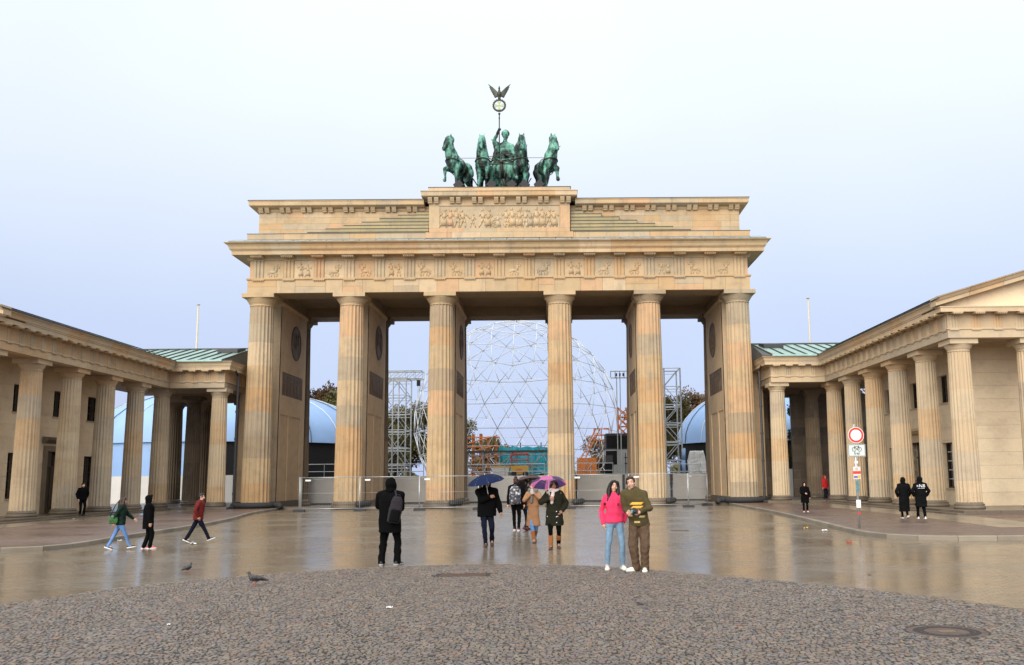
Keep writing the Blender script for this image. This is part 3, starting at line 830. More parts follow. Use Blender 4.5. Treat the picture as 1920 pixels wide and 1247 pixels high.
def window(par, s, x, y0, y1, z0, z1, tall):
    """in the long wall, facing the square (towards the axis)"""
    f = MB(mirror=s < 0); t = .06
    xa, xb = x + .20, x + .30
    for a, b, c, d in ((y0, y0 + t, z0, z1), (y1 - t, y1, z0, z1), (y0 + t, y1 - t, z0, z0 + t), (y0 + t, y1 - t, z1 - t, z1)): f.box(xa, xb, a, b, c, d)
    w = f.build('window', M['wood_dark'], par)
    MB(mirror=s < 0).box(x + .27, x + .285, y0 + t, y1 - t, z0 + t, z1 - t).build('pane', M['glass'], w)
    m = MB(mirror=s < 0); ym = (y0 + y1) / 2
    m.box(x + .22, x + .265, ym - .025, ym + .025, z0 + t, z1 - t)
    for k in range(1, 5 if tall else 3):
        z = z0 + (z1 - z0) * k / (5 if tall else 3)
        m.box(x + .225, x + .26, y0 + t, ym - .026, z - .015, z + .015); m.box(x + .225, x + .26, ym + .026, y1 - t, z - .015, z + .015)
    m.build('muntin', M['white'] if (s > 0 and tall) else M['wood_dark'], w)
    MB(mirror=s < 0).box(x - .04, x + .2, y0 - .05, y1 + .05, z0 - .08, z0).build('sill', M['stone_wing'], w)
def gatehouse(s, label):
    h = thing('gatehouse', label, 'building', (0, 0, 0))
    SW = M['stone_wing']; WX, Y0, SP = 21.06, -1.17, 3.612
    mk = lambda: MB(mirror=s < 0)
    cuts = [[.34, 1.55, 2.9, 4.15, 5.5, 6.85], [.34, 1.9, 3.2, 4.6, 5.7, 6.85], [.34, 1.3, 2.5, 3.9, 5.2, 6.85]]
    def col(x, y, i, st=None): return column(h, s * x, y, .34, 6.85, .535, .455, st or SW, 5, .64, .61, .30, .23, .22, M['stone_dark'] if i < 9 else SW, cuts[i % 3])
    for k in range(6): col(WX, Y0 - SP * k, k)
    col(17.475, Y0, 2)
    for k, x in enumerate((24.1, 27.7, 31.2)): col(x, -19.24, k)
    for x, y in ((21.06, 4.0), (24.3, 9.0), (22.05, 9.0), (19.3, 9.0), (17.6, 4.2)): col(x, y, 0, M['shaded'])
    # stylobate and its step stones
    mk().box(20.1, 34.5, -21.0, 10.5, -.2, .115).box(16.35, 20.1, -2.3, 10.5, -.2, .115).build('stylobate', M['step'], h)
    for a, b in split(-21.35, -2.3, 1.25): blkm('step_stone', h, s, 19.85, 20.4, a, b - .012, -.16, .12, M['step'])
    for a, b in split(16.3, 19.84, 1.2): blkm('step_stone', h, s, a, b - .012, -2.6, -2.2, -.16, .12, M['step'])
    for a, b in split(20.41, 34.5, 1.25): blkm('step_stone', h, s, a, b - .012, -21.35, -20.9, -.16, .12, M['step'])
    for a, b in split(-21.7, -2.9, 1.6): blkm('step_stone', h, s, 19.45, 19.84, a, b - .012, -.16, .03, M['step'])
    # entablature
    xf, yl, yg = 20.34, -1.92, -19.96
    path = [(16.95, 1.9), (16.95, yl), (xf, yl), (xf, yg), (34.2, yg)]
    for (a, b), ax in ((((yg, yl)), 'y'),):
        e_ = [Y0 - SP * k for k in range(6)]
        e_ = [yl] + e_[1:5] + [yg]
        for p, q in zip(e_[1:], e_[:-1]): blkm('architrave_stone', h, s, xf, xf + .5, p, q - .01, 7.38, 7.74, SW)
    for a, b in ((16.95, 18.9), (18.9, xf)): blkm('architrave_stone', h, s, a, b - .01, yl, yl + .5, 7.38, 7.74, SW)
    for a, b in split(xf + .5, 34.2, 3.0, 0): blkm('architrave_stone', h, s, a, b - .01, yg, yg + .5, 7.38, 7.74, SW)
    mk().box(xf + .5, 21.78, yg + .5, yl + .6, 7.381, 7.74).box(16.96, xf + .5, yl + .5, 1.8, 7.381, 7.738).box(21.78, 34.2, yg + .5, -18.5, 7.381, 7.74).box(17.46, 25, 8.3, 9.7, 7.381, 8.4).box(17.46, 17.9, -.45, 8.3, 7.383, 8.4).build('architrave_core', M['soffit'], h)
    mk().sweep([(-.5, 7.742), (.045, 7.742), (.045, 7.80), (-.5, 7.80)], path).build('taenia', SW, h)
    mk().sweep([(-.5, 7.80), (0, 7.80), (0, 8.42), (-.5, 8.42)], path).build('frieze', SW, h)
    tg = MB(); w_, d_ = .36, .035
    pr = [(-w_ / 2, 0), (-w_ / 2, .012), (-w_ / 2 + .03, d_)]
    for c in (-.06, .06): pr += [(c - .03, d_), (c, .004), (c + .03, d_)]
    pr += [(w_ / 2 - .03, d_), (w_ / 2, .012), (w_ / 2, 0)]
    tg.loft([[(x, -y, z) for x, y in pr] for z in (0, .52)]).box(-w_ / 2, w_ / 2, -.04, 0, .52, .58)
    rg = MB().box(-.20, .20, -.06, 0, -.035, .0)
    for k in range(5): rg.tube((-.16 + k * .08, -.03, -.033), (-.16 + k * .08, -.03, -.065), .018, .024, 5)
    mu = MB().box(-.21, .21, -.42, 0, 0, .07)
    for k in range(5): mu.tube((-.16 + k * .08, -.38, .002), (-.16 + k * .08, -.38, -.04), .022, .028, 5)
    tm, rm, mm = tg.mesh('triglyph', SW), rg.mesh('regula', SW), mu.mesh('mutule', M['stone_pale'])
    spots = [(17.22 + .79 * k, yl, 0) for k in range(4)] + [(xf, Y0 - 1.35 - k * .903, 1) for k in range(20)] + [(20.62 + k * .95, yg, 0) for k in range(14)]
    for x, y, f in spots:
        rz = 0 if not f else (-PI / 2 if s > 0 else PI / 2)
        for nm, me, o_, z in (('triglyph', tm, .002, 7.80), ('regula', rm, 0, 7.742), ('mutule', mm, .10, 8.37)):
            ox, oy = (0, -o_) if not f else (-o_, 0)
            q = link(nm, me, h, (s * (x + ox), y + oy, z)); q.rotation_euler.z = rz
    CW = [(-.5, 8.40), (.05, 8.40), (.10, 8.47), (.40, 8.47), (.44, 8.44), (.44, 8.62), (.47, 8.63), (.47, 8.67), (.50, 8.70), (.52, 8.78), (.56, 8.86), (.62, 8.91), (.63, 8.92), (.63, 8.955), (-.5, 9.0)]
    mk().sweep(CW, [(16.95, 1.9), (16.95, yl), (18.6, yl)]).build('cornice_stone', SW, h)
    mk().sweep(CW, [(18.61, yl), (xf, yl), (xf, yl - 1.4)]).build('cornice_stone', SW, h)
    for a, b in split(yg + 1.5, yl - 1.4, 1.8): mk().sweep(CW, [(xf, b - .004), (xf, a + .004)]).build('cornice_stone', SW, h)
    mk().sweep(CW[:-8] + [(.47, 8.67), (-.5, 8.69)], [(xf, yg + 1.5), (xf, yg), (34.2, yg)]).build('cornice_stone', SW, h)
    mk().sweep(CW[6:], [(xf, yg + 1.5), (xf, yg - .0)]).build('cornice_stone', SW, h)
    mk().sweep([(.60, 8.957), (.66, 8.957), (.66, 8.99), (.5, 9.03)], [(16.95, 1.9), (16.95, yl), (xf, yl), (xf, yg - .6)]).build('roof_edge', M['lead_dark'], h)
    # pediment towards the square
    xr, sl = 27.2, .292
    mk().add([(xf, -19.86, 8.68), (34.06, -19.86, 8.68), (xr, -19.86, 8.98 + (xr - xf) * sl), (xf, -19.86, 8.98)], [(0, 1, 2, 3)]).build('tympanum', M['cella'], h)
    for sgn in (1, -1):
        x0_ = xf - .63 if sgn > 0 else 2 * xr - xf + .63
        rings = []
        for x in (x0_, xr):
            zb = 8.70 + abs(x - x0_) * sl
            rings.append([(x, -19.8, zb), (x, -20.38, zb), (x, -20.38, zb + .16), (x, -20.43, zb + .18), (x, -20.52, zb + .30), (x, -20.58, zb + .34), (x, -20.58, zb + .38), (x, -19.8, zb + .38)])
        if sgn > 0:
            for i in range(5):
                t0, t1 = i / 5 + .002, (i + 1) / 5
                lerp = lambda t: [tuple(Vector(a).lerp(Vector(b), t)) for a, b in zip(*rings)]
                mk().loft([lerp(t0), lerp(t1)]).build('raking_cornice_stone', SW, h)
        else: mk().loft(rings[::-1]).build('raking_cornice_stone', SW, h)
    # low copper roof of the house and the standing-seam roof of the link
    for x0_, x1_ in ((xf - .62, xr), (2 * xr - xf + .62, xr)):
        mk().add([(x0_, -20.6, 9.08), (x1_, -20.6, 9.08 + abs(x1_ - x0_) * sl), (x1_, -3.0, 9.08 + abs(x1_ - x0_) * sl), (x0_, -3.0, 9.08)], [(0, 1, 2, 3) if x0_ < x1_ else (3, 2, 1, 0)]).build('roof', M['copper'], h)
    ye, yr, ze, zr = -2.50, 3.6, 9.0, 10.56
    for i in range(13):
        xa, xb = 17.0 + i * .72, 17.0 + (i + 1) * .72
        mk().add([(xa + .02, ye, ze), (xb - .02, ye, ze), (xb - .02, yr, zr), (xa + .02, yr, zr)], [(0, 1, 2, 3)]).build('roof_sheet', M['copper'], h)
        sm = mk(); sm.loft([[(xa - .025, ye, ze - .01), (xa + .025, ye, ze - .01), (xa + .025, ye, ze + .07), (xa - .025, ye, ze + .07)], [(xa - .025, yr, zr - .01), (xa + .025, yr, zr - .01), (xa + .025, yr, zr + .07), (xa - .025, yr, zr + .07)]])
        sm.build('standing_seam', M['lead_dark'], h)
    mk().add([(17.0, ye, ze), (17.0, yr, zr), (16.4, yr, ze), (16.4, ye, ze - .02)], [(3, 0, 1, 2)]).add([(17.0, yr, zr), (27, yr, zr), (27, 10, ze), (16.4, 10, ze), (16.4, yr, ze)], [(0, 1, 2, 3, 4)]).build('hip_roof', M['lead_dark'], h)
    mk().box(16.95, 27, yr - .12, yr + .12, zr - .02, zr + .07).build('ridge_cap', M['lead_dark'], h)
    mk().sweep([(.62, 8.93), (.70, 8.93), (.70, 9.0), (.58, 9.06)], [(16.95, yl), (xf - .6, yl)]).build('gutter', M['copper'], h)
    hx = 18.0
    tz = lambda y: ze + (zr - ze) * (y - ye) / (yr - ye)
    mk().loft([[(hx - .65, 1.3, tz(1.3)), (hx + .65, 1.3, tz(1.3)), (hx + .65, 2.9, tz(2.9)), (hx - .65, 2.9, tz(2.9))], [(hx - .65, 1.3, tz(1.3) + .28), (hx + .65, 1.3, tz(1.3) + .28), (hx + .65, 2.9, tz(2.9) + .16), (hx - .65, 2.9, tz(2.9) + .16)]]).build('roof_hatch', M['steel_dark'], h)
    # house walls
    cx, cy = 22.6, -15.9
    wins = [(-7.2, -5.75, 5.06, 6.42), (-10.7, -9.55, 5.06, 6.42), (-14.3, -13.2, 5.06, 6.42), (-7.25, -6.0, .92, 3.11), (-14.4, -13.25, .92, 3.11)]
    door = (-11.1, -9.45, .12, 3.26)
    openings_wall(h, 'wall_stone', s, 'y', cx, cx + .35, cy + .36, -4.6, .12, 8.0, wins + [door], .62, M['cella'])
    openings_wall(h, 'wall_stone', s, 'x', cy, cy + .35, cx, 31.2, .12, 8.0, [], .62, M['cella'], 9)
    openings_wall(h, 'wall_stone', s, 'x', -4.6, -4.25, cx, 31.2, .12, 8.4, [], .62, M['cella'], 9)
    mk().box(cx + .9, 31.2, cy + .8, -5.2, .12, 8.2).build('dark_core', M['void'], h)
    mk().box(30.9, 31.2, cy + .3, -4.6, .12, 8.4).build('far_wall', M['cella'], h)
    for i, w in enumerate(wins): window(h, s, cx, *w, i > 2)
    # door: surround, leaf, transom light and cornice
    y0, y1, z0, z1 = door
    sr = mk().box(cx - .10, cx + .2, y0 - .28, y0, z0, z1 + .28).box(cx - .10, cx + .2, y1, y1 + .28, z0, z1 + .28).box(cx - .10, cx + .2, y0, y1, z1, z1 + .28)
    d = sr.build('door', M['stone_dark'] if s < 0 else SW, h)
    mk().sweep([(0, 3.66), (.16, 3.69), (.30, 3.82), (.34, 3.84), (.34, 3.96), (0, 4.0)], [(cx - .02, y1 + .45), (cx - .02, y0 - .45)]).build('door_hood', M['stone_dark'] if s < 0 else SW, d)
    mk().box(cx + .24, cx + .3, y0, y1, z0, 2.45).build('door_leaf', M['wood_dark'], d)
    lf = mk()
    for k in range(2):
        ya = y0 + .08 + k * (y1 - y0) / 2
        for a, b in ((.25, .95), (1.05, 2.3)): lf.box(cx + .21, cx + .245, ya, ya + (y1 - y0) / 2 - .16, z0 + a, z0 + b)
    lf.build('door_panel', M['wood_dark'], d)
    mk().box(cx + .25, cx + .27, y0, y1, 2.5, z1).build('transom_pane', M['glass'], d)
    mk().box(cx + .2, cx + .3, y0, y1, 2.44, 2.52).build('transom_bar', M['wood_dark'], d)
    if s > 0: openings_wall(h, 'wall_stone', s, 'x', 8.1, 8.4, 20.7, 26.5, .12, 7.5, [], .62, M['stone_dark'])  # dark wall added behind the right link so its gap stays in shade
    # porch ceiling and downpipe
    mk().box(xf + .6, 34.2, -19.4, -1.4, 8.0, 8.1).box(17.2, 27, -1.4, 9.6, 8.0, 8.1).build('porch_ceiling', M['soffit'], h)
    dp = mk(); xp, yp = 16.48, -.9
    dp.path([(xp, yp, .0), (xp, yp, 4.2), (xp - .02, yp, 8.2), (xp + .05, yp - .4, 8.5)], .075, 8)
    for z in (.8, 2.5, 4.2, 5.9, 7.4): dp.tube((xp, yp, z), (xp, yp, z + .12), .10, n=8)
    dp.build('downpipe', M['steel_dark'], h)
    return h
gatehouse(1, 'pedimented gatehouse on the right side with bright cream walls behind fluted columns')
gatehouse(-1, 'greyer gatehouse on the left side with tall black windows behind fluted columns')
# ---------------------------------------------------------------- the bronze group on the roof
quad = thing('bronze_chariot_group', 'green bronze four-horse chariot with winged driver holding an eagle-topped staff, on the gate', 'statue', (0, 1.0, 20.42))
BZ = M['bronze']
def horse(x, y, rz, raised, head_yaw, lift=0.0, tilt=0.0):
    mb = MB()
    mb.ball((0, -.58, 1.90), .50, .58, .62, 16, 12).ball((0, .20, 1.86), .50, .85, .54, 16, 12).ball((0, .95, 1.95), .53, .55, .56, 16, 12)
    nb = Vector((0, -.72, 2.2)); hy = head_yaw
    rot = lambda p: (p[0] * math.cos(hy) - (p[1] + .75) * math.sin(hy), -.75 + p[0] * math.sin(hy) + (p[1] + .75) * math.cos(hy), p[2])
    mb.limb([nb, rot((0, -.98, 2.75)), rot((0, -1.06, 3.2)), rot((0, -1.02, 3.52))], [.46, .37, .29, .24], 14)
    mb.limb([rot((0, -1.10, 3.50)), rot((0, -1.30, 3.14)), rot((0, -1.44, 2.80)), rot((0, -1.47, 2.70))], [.24, .19, .145, .14], 12)
    mb.ball(rot((0, -1.16, 3.28)), .20, .18, .22, 10, 8)
    for sx_ in (-1, 1):
        mb.tube(rot((sx_ * .13, -1.0, 3.66)), rot((sx_ * .17, -1.04, 3.93)), .075, .02, 8)
        mb.ball(rot((sx_ * .165, -1.27, 3.30)), .05)
    for k in range(7):    # mane
        t = k / 6; mb.ball(rot((0, -.72 - .05 * math.sin(t * 3), 2.5 + 1.15 * t)), .09, .17, .16, 8, 6)
    for sx_ in (-1, 1):
        if sx_ == raised: mb.limb([(sx_ * .28, -.68, 1.62), (sx_ * .32, -1.18, 1.42), (sx_ * .33, -1.12, .86), (sx_ * .33, -1.22, .66)], [.25, .155, .095, .14], 10)
        else: mb.limb([(sx_ * .27, -.62, 1.6), (sx_ * .27, -.64, .92), (sx_ * .27, -.60, .26), (sx_ * .27, -.66, .08)], [.25, .145, .095, .14], 10)
        f = .18 * (1 if sx_ == raised else -1)
        mb.limb([(sx_ * .28, 1.0, 1.7), (sx_ * .30, .80 + f, 1.1), (sx_ * .29, 1.22 + f, .78), (sx_ * .29, 1.08 + f, .26), (sx_ * .29, 1.02 + f, .08)], [.36, .22, .125, .095, .14], 10)
    mb.limb([(0, 1.42, 2.2), (0, 1.75, 1.9), (0, 1.78, 1.1), (0, 1.7, .6)], [.10, .16, .15, .05], 8)
    me = remesh(mb, .05, 2, .022, 5, int(x * 7), 'horse')
    me.materials.append(BZ)
    o = link('horse', me, quad, (x, y, .28)); o.rotation_euler = (0, 0, rz)
    h = MB()
    h.path([(.51 * math.cos(a), -.62 + .60 * -abs(math.sin(a)), 2.02 + .1 * math.sin(a)) for a in [PI * k / 12 for k in range(13)]], .035, 6); h.build('breast_strap', M['bronze_dark'], o); h = MB()
    h.path([(.56 * math.cos(a), .02, 1.86 + .60 * math.sin(a)) for a in [2 * PI * k / 20 for k in range(21)]], .03, 6); h.build('girth', M['bronze_dark'], o); h = MB()
    h.path([rot(p) for p in ((.2, -1.30, 3.0), (0, -1.52, 2.92), (-.2, -1.30, 3.0), (-.22, -1.1, 3.45), (0, -1.28, 3.55), (.22, -1.1, 3.45), (.2, -1.30, 3.0))], .022, 5)
    h.build('bridle', M['bronze_dark'], o)
    hm = Matrix.Translation((x, y, .28)) @ Matrix.Rotation(rz, 4, 'Z')
    return hm @ Vector(rot((.18, -1.34, 2.98))), hm @ Vector((0, .1, 2.5))
ends = [horse(-2.95, .35, -.42, -1, -.35), horse(-1.2, .35, -.04, 1, -.05), horse(1.32, .35, .05, -1, .10), horse(3.05, .35, .38, 1, .32)]
# chariot
ch = MB()
cx0, cyy = .18, 1.75
prof = []
rings = []
for z, r in ((.85, .62), (1.0, .70), (1.5, .92), (2.1, 1.05), (2.5, 1.06), (2.75, 1.0), (2.95, .92), (3.02, .95), (3.08, .9)):
    rings.append([(cx0 + r * math.cos(a), cyy + r * .85 * math.sin(a), z - .2) for a in [PI + PI * k / 24 for k in range(25)]] +
                 [(cx0 + (r - .07) * math.cos(a), cyy + (r - .07) * .85 * math.sin(a), z - .2) for a in [2 * PI - PI * k / 24 for k in range(25)]])
ch.loft(rings)
ch.box(cx0 - .75, cx0 + .75, cyy - .3, cyy + 1.0, .55, .7)
ch.path([(cx0 + 1.0 * math.cos(a), cyy + .85 * math.sin(a) - .03, 2.86 + .12 * abs(math.cos(a))) for a in [PI + PI * k / 20 for k in range(21)]], .06, 8)
for a in range(9):
    t = PI + PI * (a + .5) / 9
    ch.ball((cx0 + 1.06 * math.cos(t), cyy + .9 * math.sin(t), 1.75), .10, .05, .22, 8, 6)
cho = ch.build('chariot', BZ, quad, True)
for s_ in (-1, 1):
    w = MB(); xw = cx0 + s_ * 1.1
    w.path([(xw, cyy + .45 + .85 * math.cos(a), .85 + .85 * math.sin(a)) for a in [2 * PI * k / 28 for k in range(29)]], .07, 6)
    for k in range(8): w.tube((xw, cyy + .45, .85), (xw, cyy + .45 + .82 * math.cos(k * PI / 4), .85 + .82 * math.sin(k * PI / 4)), .05, n=6)
    w.ball((xw, cyy + .45, .85), .14); w.build('wheel', BZ, cho, True)
MB().limb([(cx0 + .25, cyy - .7, .45), (cx0 - .1, .3, 1.35), (cx0 - .15, -.45, 2.2)], [.13, .11, .10], 8).ball((cx0 - .15, -.5, 2.25), .15).build('shaft', M['bronze_dark'], cho, True)
MB().tube((-1.2, -.35, 2.12), (1.3, -.35, 2.15), .05).tube((-1.0, -.35, 2.6), (.03, -.4, 2.15), .03).tube((1.1, -.35, 2.6), (.03, -.4, 2.15), .03).build('yoke', M['bronze_dark'], cho)
MB().box(-1.1, 1.5, .6, 3.2, -.02, .42).build('base_block', M['bronze_dark'], quad)
for s_ in (-1, 1):
    MB().tube((s_ * 2.0 + .1, 1.4, .55), (s_ * 1.2 + .1, 1.0, .40), .05).tube((s_ * 1.5, 2.2, .95), (s_ * 2.6, 2.2, .95), .035).tube((s_ * 2.35, 2.2, 0), (s_ * 2.35, 2.2, .95), .03).tube((s_ * 2.0, .9, 1.55), (s_ * 1.35, 1.1, .55), .04).build('strut', M['bronze_dark'], quad)
# driver
gd = MB(); gx, gy = .17, 2.0
gd.loft([[(gx + rx * math.cos(a), gy + ry * math.sin(a), z) for a in [2 * PI * k / 20 for k in range(20)]] for z, rx, ry in
         ((1.6, .62, .52), (2.4, .56, .48), (3.1, .50, .42), (3.5, .44, .34), (3.9, .50, .36), (4.25, .52, .34), (4.45, .34, .24), (4.55, .16, .15))])
gd.limb([(gx - .02, gy - .03, 4.5), (gx, gy - .06, 4.8)], [.15, .14], 10).ball((gx + .02, gy - .08, 5.06), .235, .27, .32, 14, 10)
gd.ball((gx + .02, gy + .02, 5.18), .29, .30, .26, 14, 10).ball((gx, gy + .28, 5.1), .16).tube((gx + .03, gy - .32, 5.08), (gx + .035, gy - .40, 5.0), .04, .05, 6)
gd.limb([(gx - .42, gy, 4.3), (gx - .78, gy - .2, 4.55), (gx - .42, gy - .48, 5.22)], [.17, .135, .09], 10).ball((gx - .38, gy - .5, 5.30), .12)
gd.limb([(gx + .44, gy, 4.25), (gx + .62, gy - .15, 3.62), (gx + .05, gy - .62, 3.42)], [.17, .14, .09], 10).ball((gx - .02, gy - .66, 3.42), .12)
gd.limb([(gx - .55, gy + .1, 4.2), (gx - .78, gy + .15, 3.3), (gx - .70, gy + .1, 2.4)], [.16, .22, .2], 8)
for k in range(9):
    a = PI + PI * k / 8; gd.limb([(gx + .42 * math.cos(a), gy + .34 * math.sin(a), 3.6), (gx + .55 * math.cos(a), gy + .46 * math.sin(a), 1.7)], [.06, .09], 6)
gm = remesh(gd, .045, 1, .018, 7, 3, 'driver'); gm.materials.append(BZ)
link('driver', gm, quad)
for s_ in (-1, 1):
    w = MB(M=Matrix.Translation((gx + s_ * .35, gy + .35, 4.0)) @ Matrix.Diagonal((s_, 1, 1, 1)))
    for k in range(7):
        t = k / 6
        w.limb([(.1 + .05 * k, .05 * k, -.1 - .16 * k), (.62 - .06 * k, .14 + .05 * k, .92 - .50 * t - .15 * k)], [.11, .055], 6)
    wm = remesh(w, .04, 1, 0, name='wing'); wm.materials.append(M['bronze_dark']); link('wing', wm, quad)
st = MB(); sx0, sy0 = -.22, 1.5
st.tube((sx0, sy0, 3.0), (sx0, sy0, 6.5), .04, n=8).ball((sx0, sy0, 6.42), .085).ball((sx0, sy0, 6.1), .06)
sto = st.build('staff', M['bronze_dark'], quad, True)
zc = 7.02
wr = MB()
for k in range(40):
    a = 2 * PI * k / 40; a2 = a + .3
    wr.limb([(sx0 + .40 * math.cos(a), sy0, zc + .40 * math.sin(a)), (sx0 + (.47 if k % 2 else .36) * math.cos(a2), sy0 - .05, zc + (.47 if k % 2 else .36) * math.sin(a2))], [.05, .025], 5)
wr.path([(sx0 + .41 * math.cos(2 * PI * k / 32), sy0, zc + .41 * math.sin(2 * PI * k / 32)) for k in range(33)], .06, 6)
wr.build('wreath', M['bronze_dark'], sto, True)
cr_ = MB()
for k in range(4):
    T = Matrix.Translation((sx0, sy0, zc)) @ Matrix.Rotation(k * PI / 2, 4, 'Y')
    q = MB(M=T); q.loft([[(-.03, -.025, .03), (.03, -.025, .03), (.03, .025, .03), (-.03, .025, .03)], [(-.055, -.025, .16), (.055, -.025, .16), (.055, .025, .16), (-.055, .025, .16)], [(-.13, -.025, .30), (.13, -.025, .30), (.13, .025, .30), (-.13, .025, .30)]])
    cr_.add(q.v, q.f)
cr_.box(sx0 - .045, sx0 + .045, sy0 - .02, sy0 + .02, zc - .045, zc + .045)
cr_.build('cross', plain('gilded_patina', (.30, .34, .16), .5, .3), sto)
eg = MB(); ez = zc + .50
eg.limb([(sx0, sy0 + .05, ez + .08), (sx0, sy0, ez + .34), (sx0, sy0 - .06, ez + .62)], [.10, .14, .075], 10)
eg.ball((sx0, sy0 - .10, ez + .74), .075, .09, .075).tube((sx0, sy0 - .16, ez + .75), (sx0 - .04, sy0 - .27, ez + .71), .035, .012, 6)
eg.tube((sx0, sy0 - .08, ez + .78), (sx0, sy0 - .06, ez + .90), .04, .05, 6)
for s_ in (-1, 1): eg.limb([(sx0 + s_ * .06, sy0, ez + .15), (sx0 + s_ * .08, sy0 - .03, ez - .06)], [.05, .03], 6)
for s_ in (-1, 1):
    for k in range(8):
        t = k / 7
        b0 = Vector((sx0 + s_ * (.08 + .05 * t), sy0 + .05, ez + .42 - .20 * t)); b1 = Vector((sx0 + s_ * (.80 - .48 * t), sy0 + .10, ez + 1.14 - 1.02 * t ** .8))
        mid = b0.lerp(b1, .5) + Vector((s_ * .06, .03, .06 - .04 * t))
        eg.limb([b0, mid, b1], [.055, .075, .018], 6)
em = remesh(eg, .022, 1, 0, name='eagle'); em.materials.append(M['bronze_dark']); link('eagle', em, sto)
for (a, b) in ends:
    hand = Vector((gx - .02, gy - .68, 3.44)); mid = (hand + b) / 2 + Vector((0, 0, -.12))
    for off in (-.05, .05):
        MB().path([hand + Vector((off, 0, 0)), mid.lerp(b, .0) + Vector((off, 0, 0)), b + Vector((off * 2, 0, .05)), a + Vector((off * 3, .05, 0))], .018, 4).build('rein', M['bronze_dark'], quad)
for i, (x, y) in enumerate(((-2.55, -.35), (-.75, -.35), (.93, -.35), (1.42, -.3), (2.75, -.35))):
    f = thing('floodlight', 'dark floodlight box below the %s' % ('outer left bronze horse', 'inner left bronze horse', 'bronze chariot, left one of a close pair', 'inner right bronze horse, right one of a close pair', 'outer right bronze horse')[i], 'floodlight', (x, y, 20.43), 0, 'floodlights at the feet of the bronze horses')
    q = MB(M=Matrix.Rotation(.7 * (1 if i % 2 else -1), 4, 'Y')); q.box(-.26, .26, -.12, .16, .05, .52)
    q.build('housing', M['grey'] if False else M['rubber'], f, loc=(0, 0, .12))
    q = MB(M=Matrix.Rotation(.7 * (1 if i % 2 else -1), 4, 'Y')); q.box(-.22, .22, .162, .17, .09, .48); q.build('lens', M['glass'], f, loc=(0, 0, .12))
    MB().box(-.2, .2, -.05, .09, 0, .04).tube((-.16, .02, .03), (-.16, .02, .42), .02).tube((.16, .02, .03), (.16, .02, .42), .02).build('bracket', M['steel_dark'], f)

# ---------------------------------------------------------------- flagpoles behind the links
for i, (x, y, z0, z1, lab) in enumerate(((-25.0, 14, 0, 15.65, 'thin cream flagpole rising behind the left green roof'), (24.03, 14, 0, 15.75, 'thin cream flagpole rising behind the right green roof'))):
    f = thing('flagpole', lab, 'flagpole', (x, y, ZG), 0, 'flagpoles behind the gate')
    MB().tube((0, 0, 0), (0, 0, z1 - ZG), .095, .06, 10).build('pole', M['pole_cream'], f, True)
    MB().lathe([(.05, 0), (.14, .03), (.14, .08), (.05, .11)], n=12).build('cap', M['grey'], f, loc=(0, 0, z1 - ZG))
    MB().tube((.1, 0, .8), (.1, -.02, z1 - ZG - .2), .008, n=4).build('halyard', M['grey'], f)

# ---------------------------------------------------------------- building site behind the gate
def ico(nu):
    p = (1 + 5 ** .5) / 2
    V_ = [Vector(v).normalized() for v in ((-1, p, 0), (1, p, 0), (-1, -p, 0), (1, -p, 0), (0, -1, p), (0, 1, p), (0, -1, -p), (0, 1, -p), (p, 0, -1), (p, 0, 1), (-p, 0, -1), (-p, 0, 1))]
    q = V_[5].rotation_difference(Vector((0, 0, 1))); V_ = [q @ v for v in V_]
    F_ = [(0, 11, 5), (0, 5, 1), (0, 1, 7), (0, 7, 10), (0, 10, 11), (1, 5, 9), (5, 11, 4), (11, 10, 2), (10, 7, 6), (7, 1, 8), (3, 9, 4), (3, 4, 2), (3, 2, 6), (3, 6, 8), (3, 8, 9), (4, 9, 5), (2, 4, 11), (6, 2, 10), (8, 6, 7), (9, 8, 1)]
    pts = {}; ed = set()
    def key(v): return (round(v.x, 4), round(v.y, 4), round(v.z, 4))
    for a, b, c in F_:
        gr_ = {}
        for i in range(nu + 1):
            for j in range(nu + 1 - i):
                v = (V_[a] * (nu - i - j) + V_[b] * i + V_[c] * j).normalized(); k = key(v); pts[k] = v; gr_[i, j] = k
        for i in range(nu):
            for j in range(nu - i):
                for e1, e2 in (((i, j), (i + 1, j)), ((i + 1, j), (i, j + 1)), ((i, j), (i, j + 1))): ed.add(tuple(sorted((gr_[e1], gr_[e2]))))
    return pts, ed
sph = thing('geodesic_sphere', 'huge white geodesic sphere of tubes behind the central passages', 'dome frame', (-.25, 32, 0))
pts, ed = ico(5)
RS, ZC = 10.05, 7.15
ed = [(pts[a] * RS + Vector((0, 0, ZC)), pts[b] * RS + Vector((0, 0, ZC))) for a, b in ed]
ed = [e_ for e_ in ed if min(e_[0].z, e_[1].z) > 1.2]
ed.sort(key=lambda e_: (e_[0] + e_[1]).y)
for a, b in ed[:300]: MB().tube(a, b, .034, n=6).build('strut', M['white_tube'], sph, True)
mb = MB()
for a, b in ed[300:]: mb.tube(a, b, .026, n=5)
mb.build('struts', M['white_tube'], sph, True)['kind'] = 'stuff'
nb_ = MB()
for v in pts.values():
    p = v * RS + Vector((0, 0, ZC))
    if p.z > 1.2: nb_.ball(p, .075, .075, .075, 6, 4)
nb_.build('nodes', M['grey'], sph, True)['kind'] = 'stuff'
rg_ = MB(); zb = 1.6; rb = (RS ** 2 - (ZC - zb) ** 2) ** .5
rg_.path([(rb * math.cos(2 * PI * k / 40), rb * math.sin(2 * PI * k / 40), zb) for k in range(41)], .10, 6)
for k in range(10): rg_.tube((rb * math.cos(2 * PI * k / 10), rb * math.sin(2 * PI * k / 10), ZG), (rb * math.cos(2 * PI * k / 10), rb * math.sin(2 * PI * k / 10), zb), .12)
rg_.build('base_ring', M['steel'], sph)

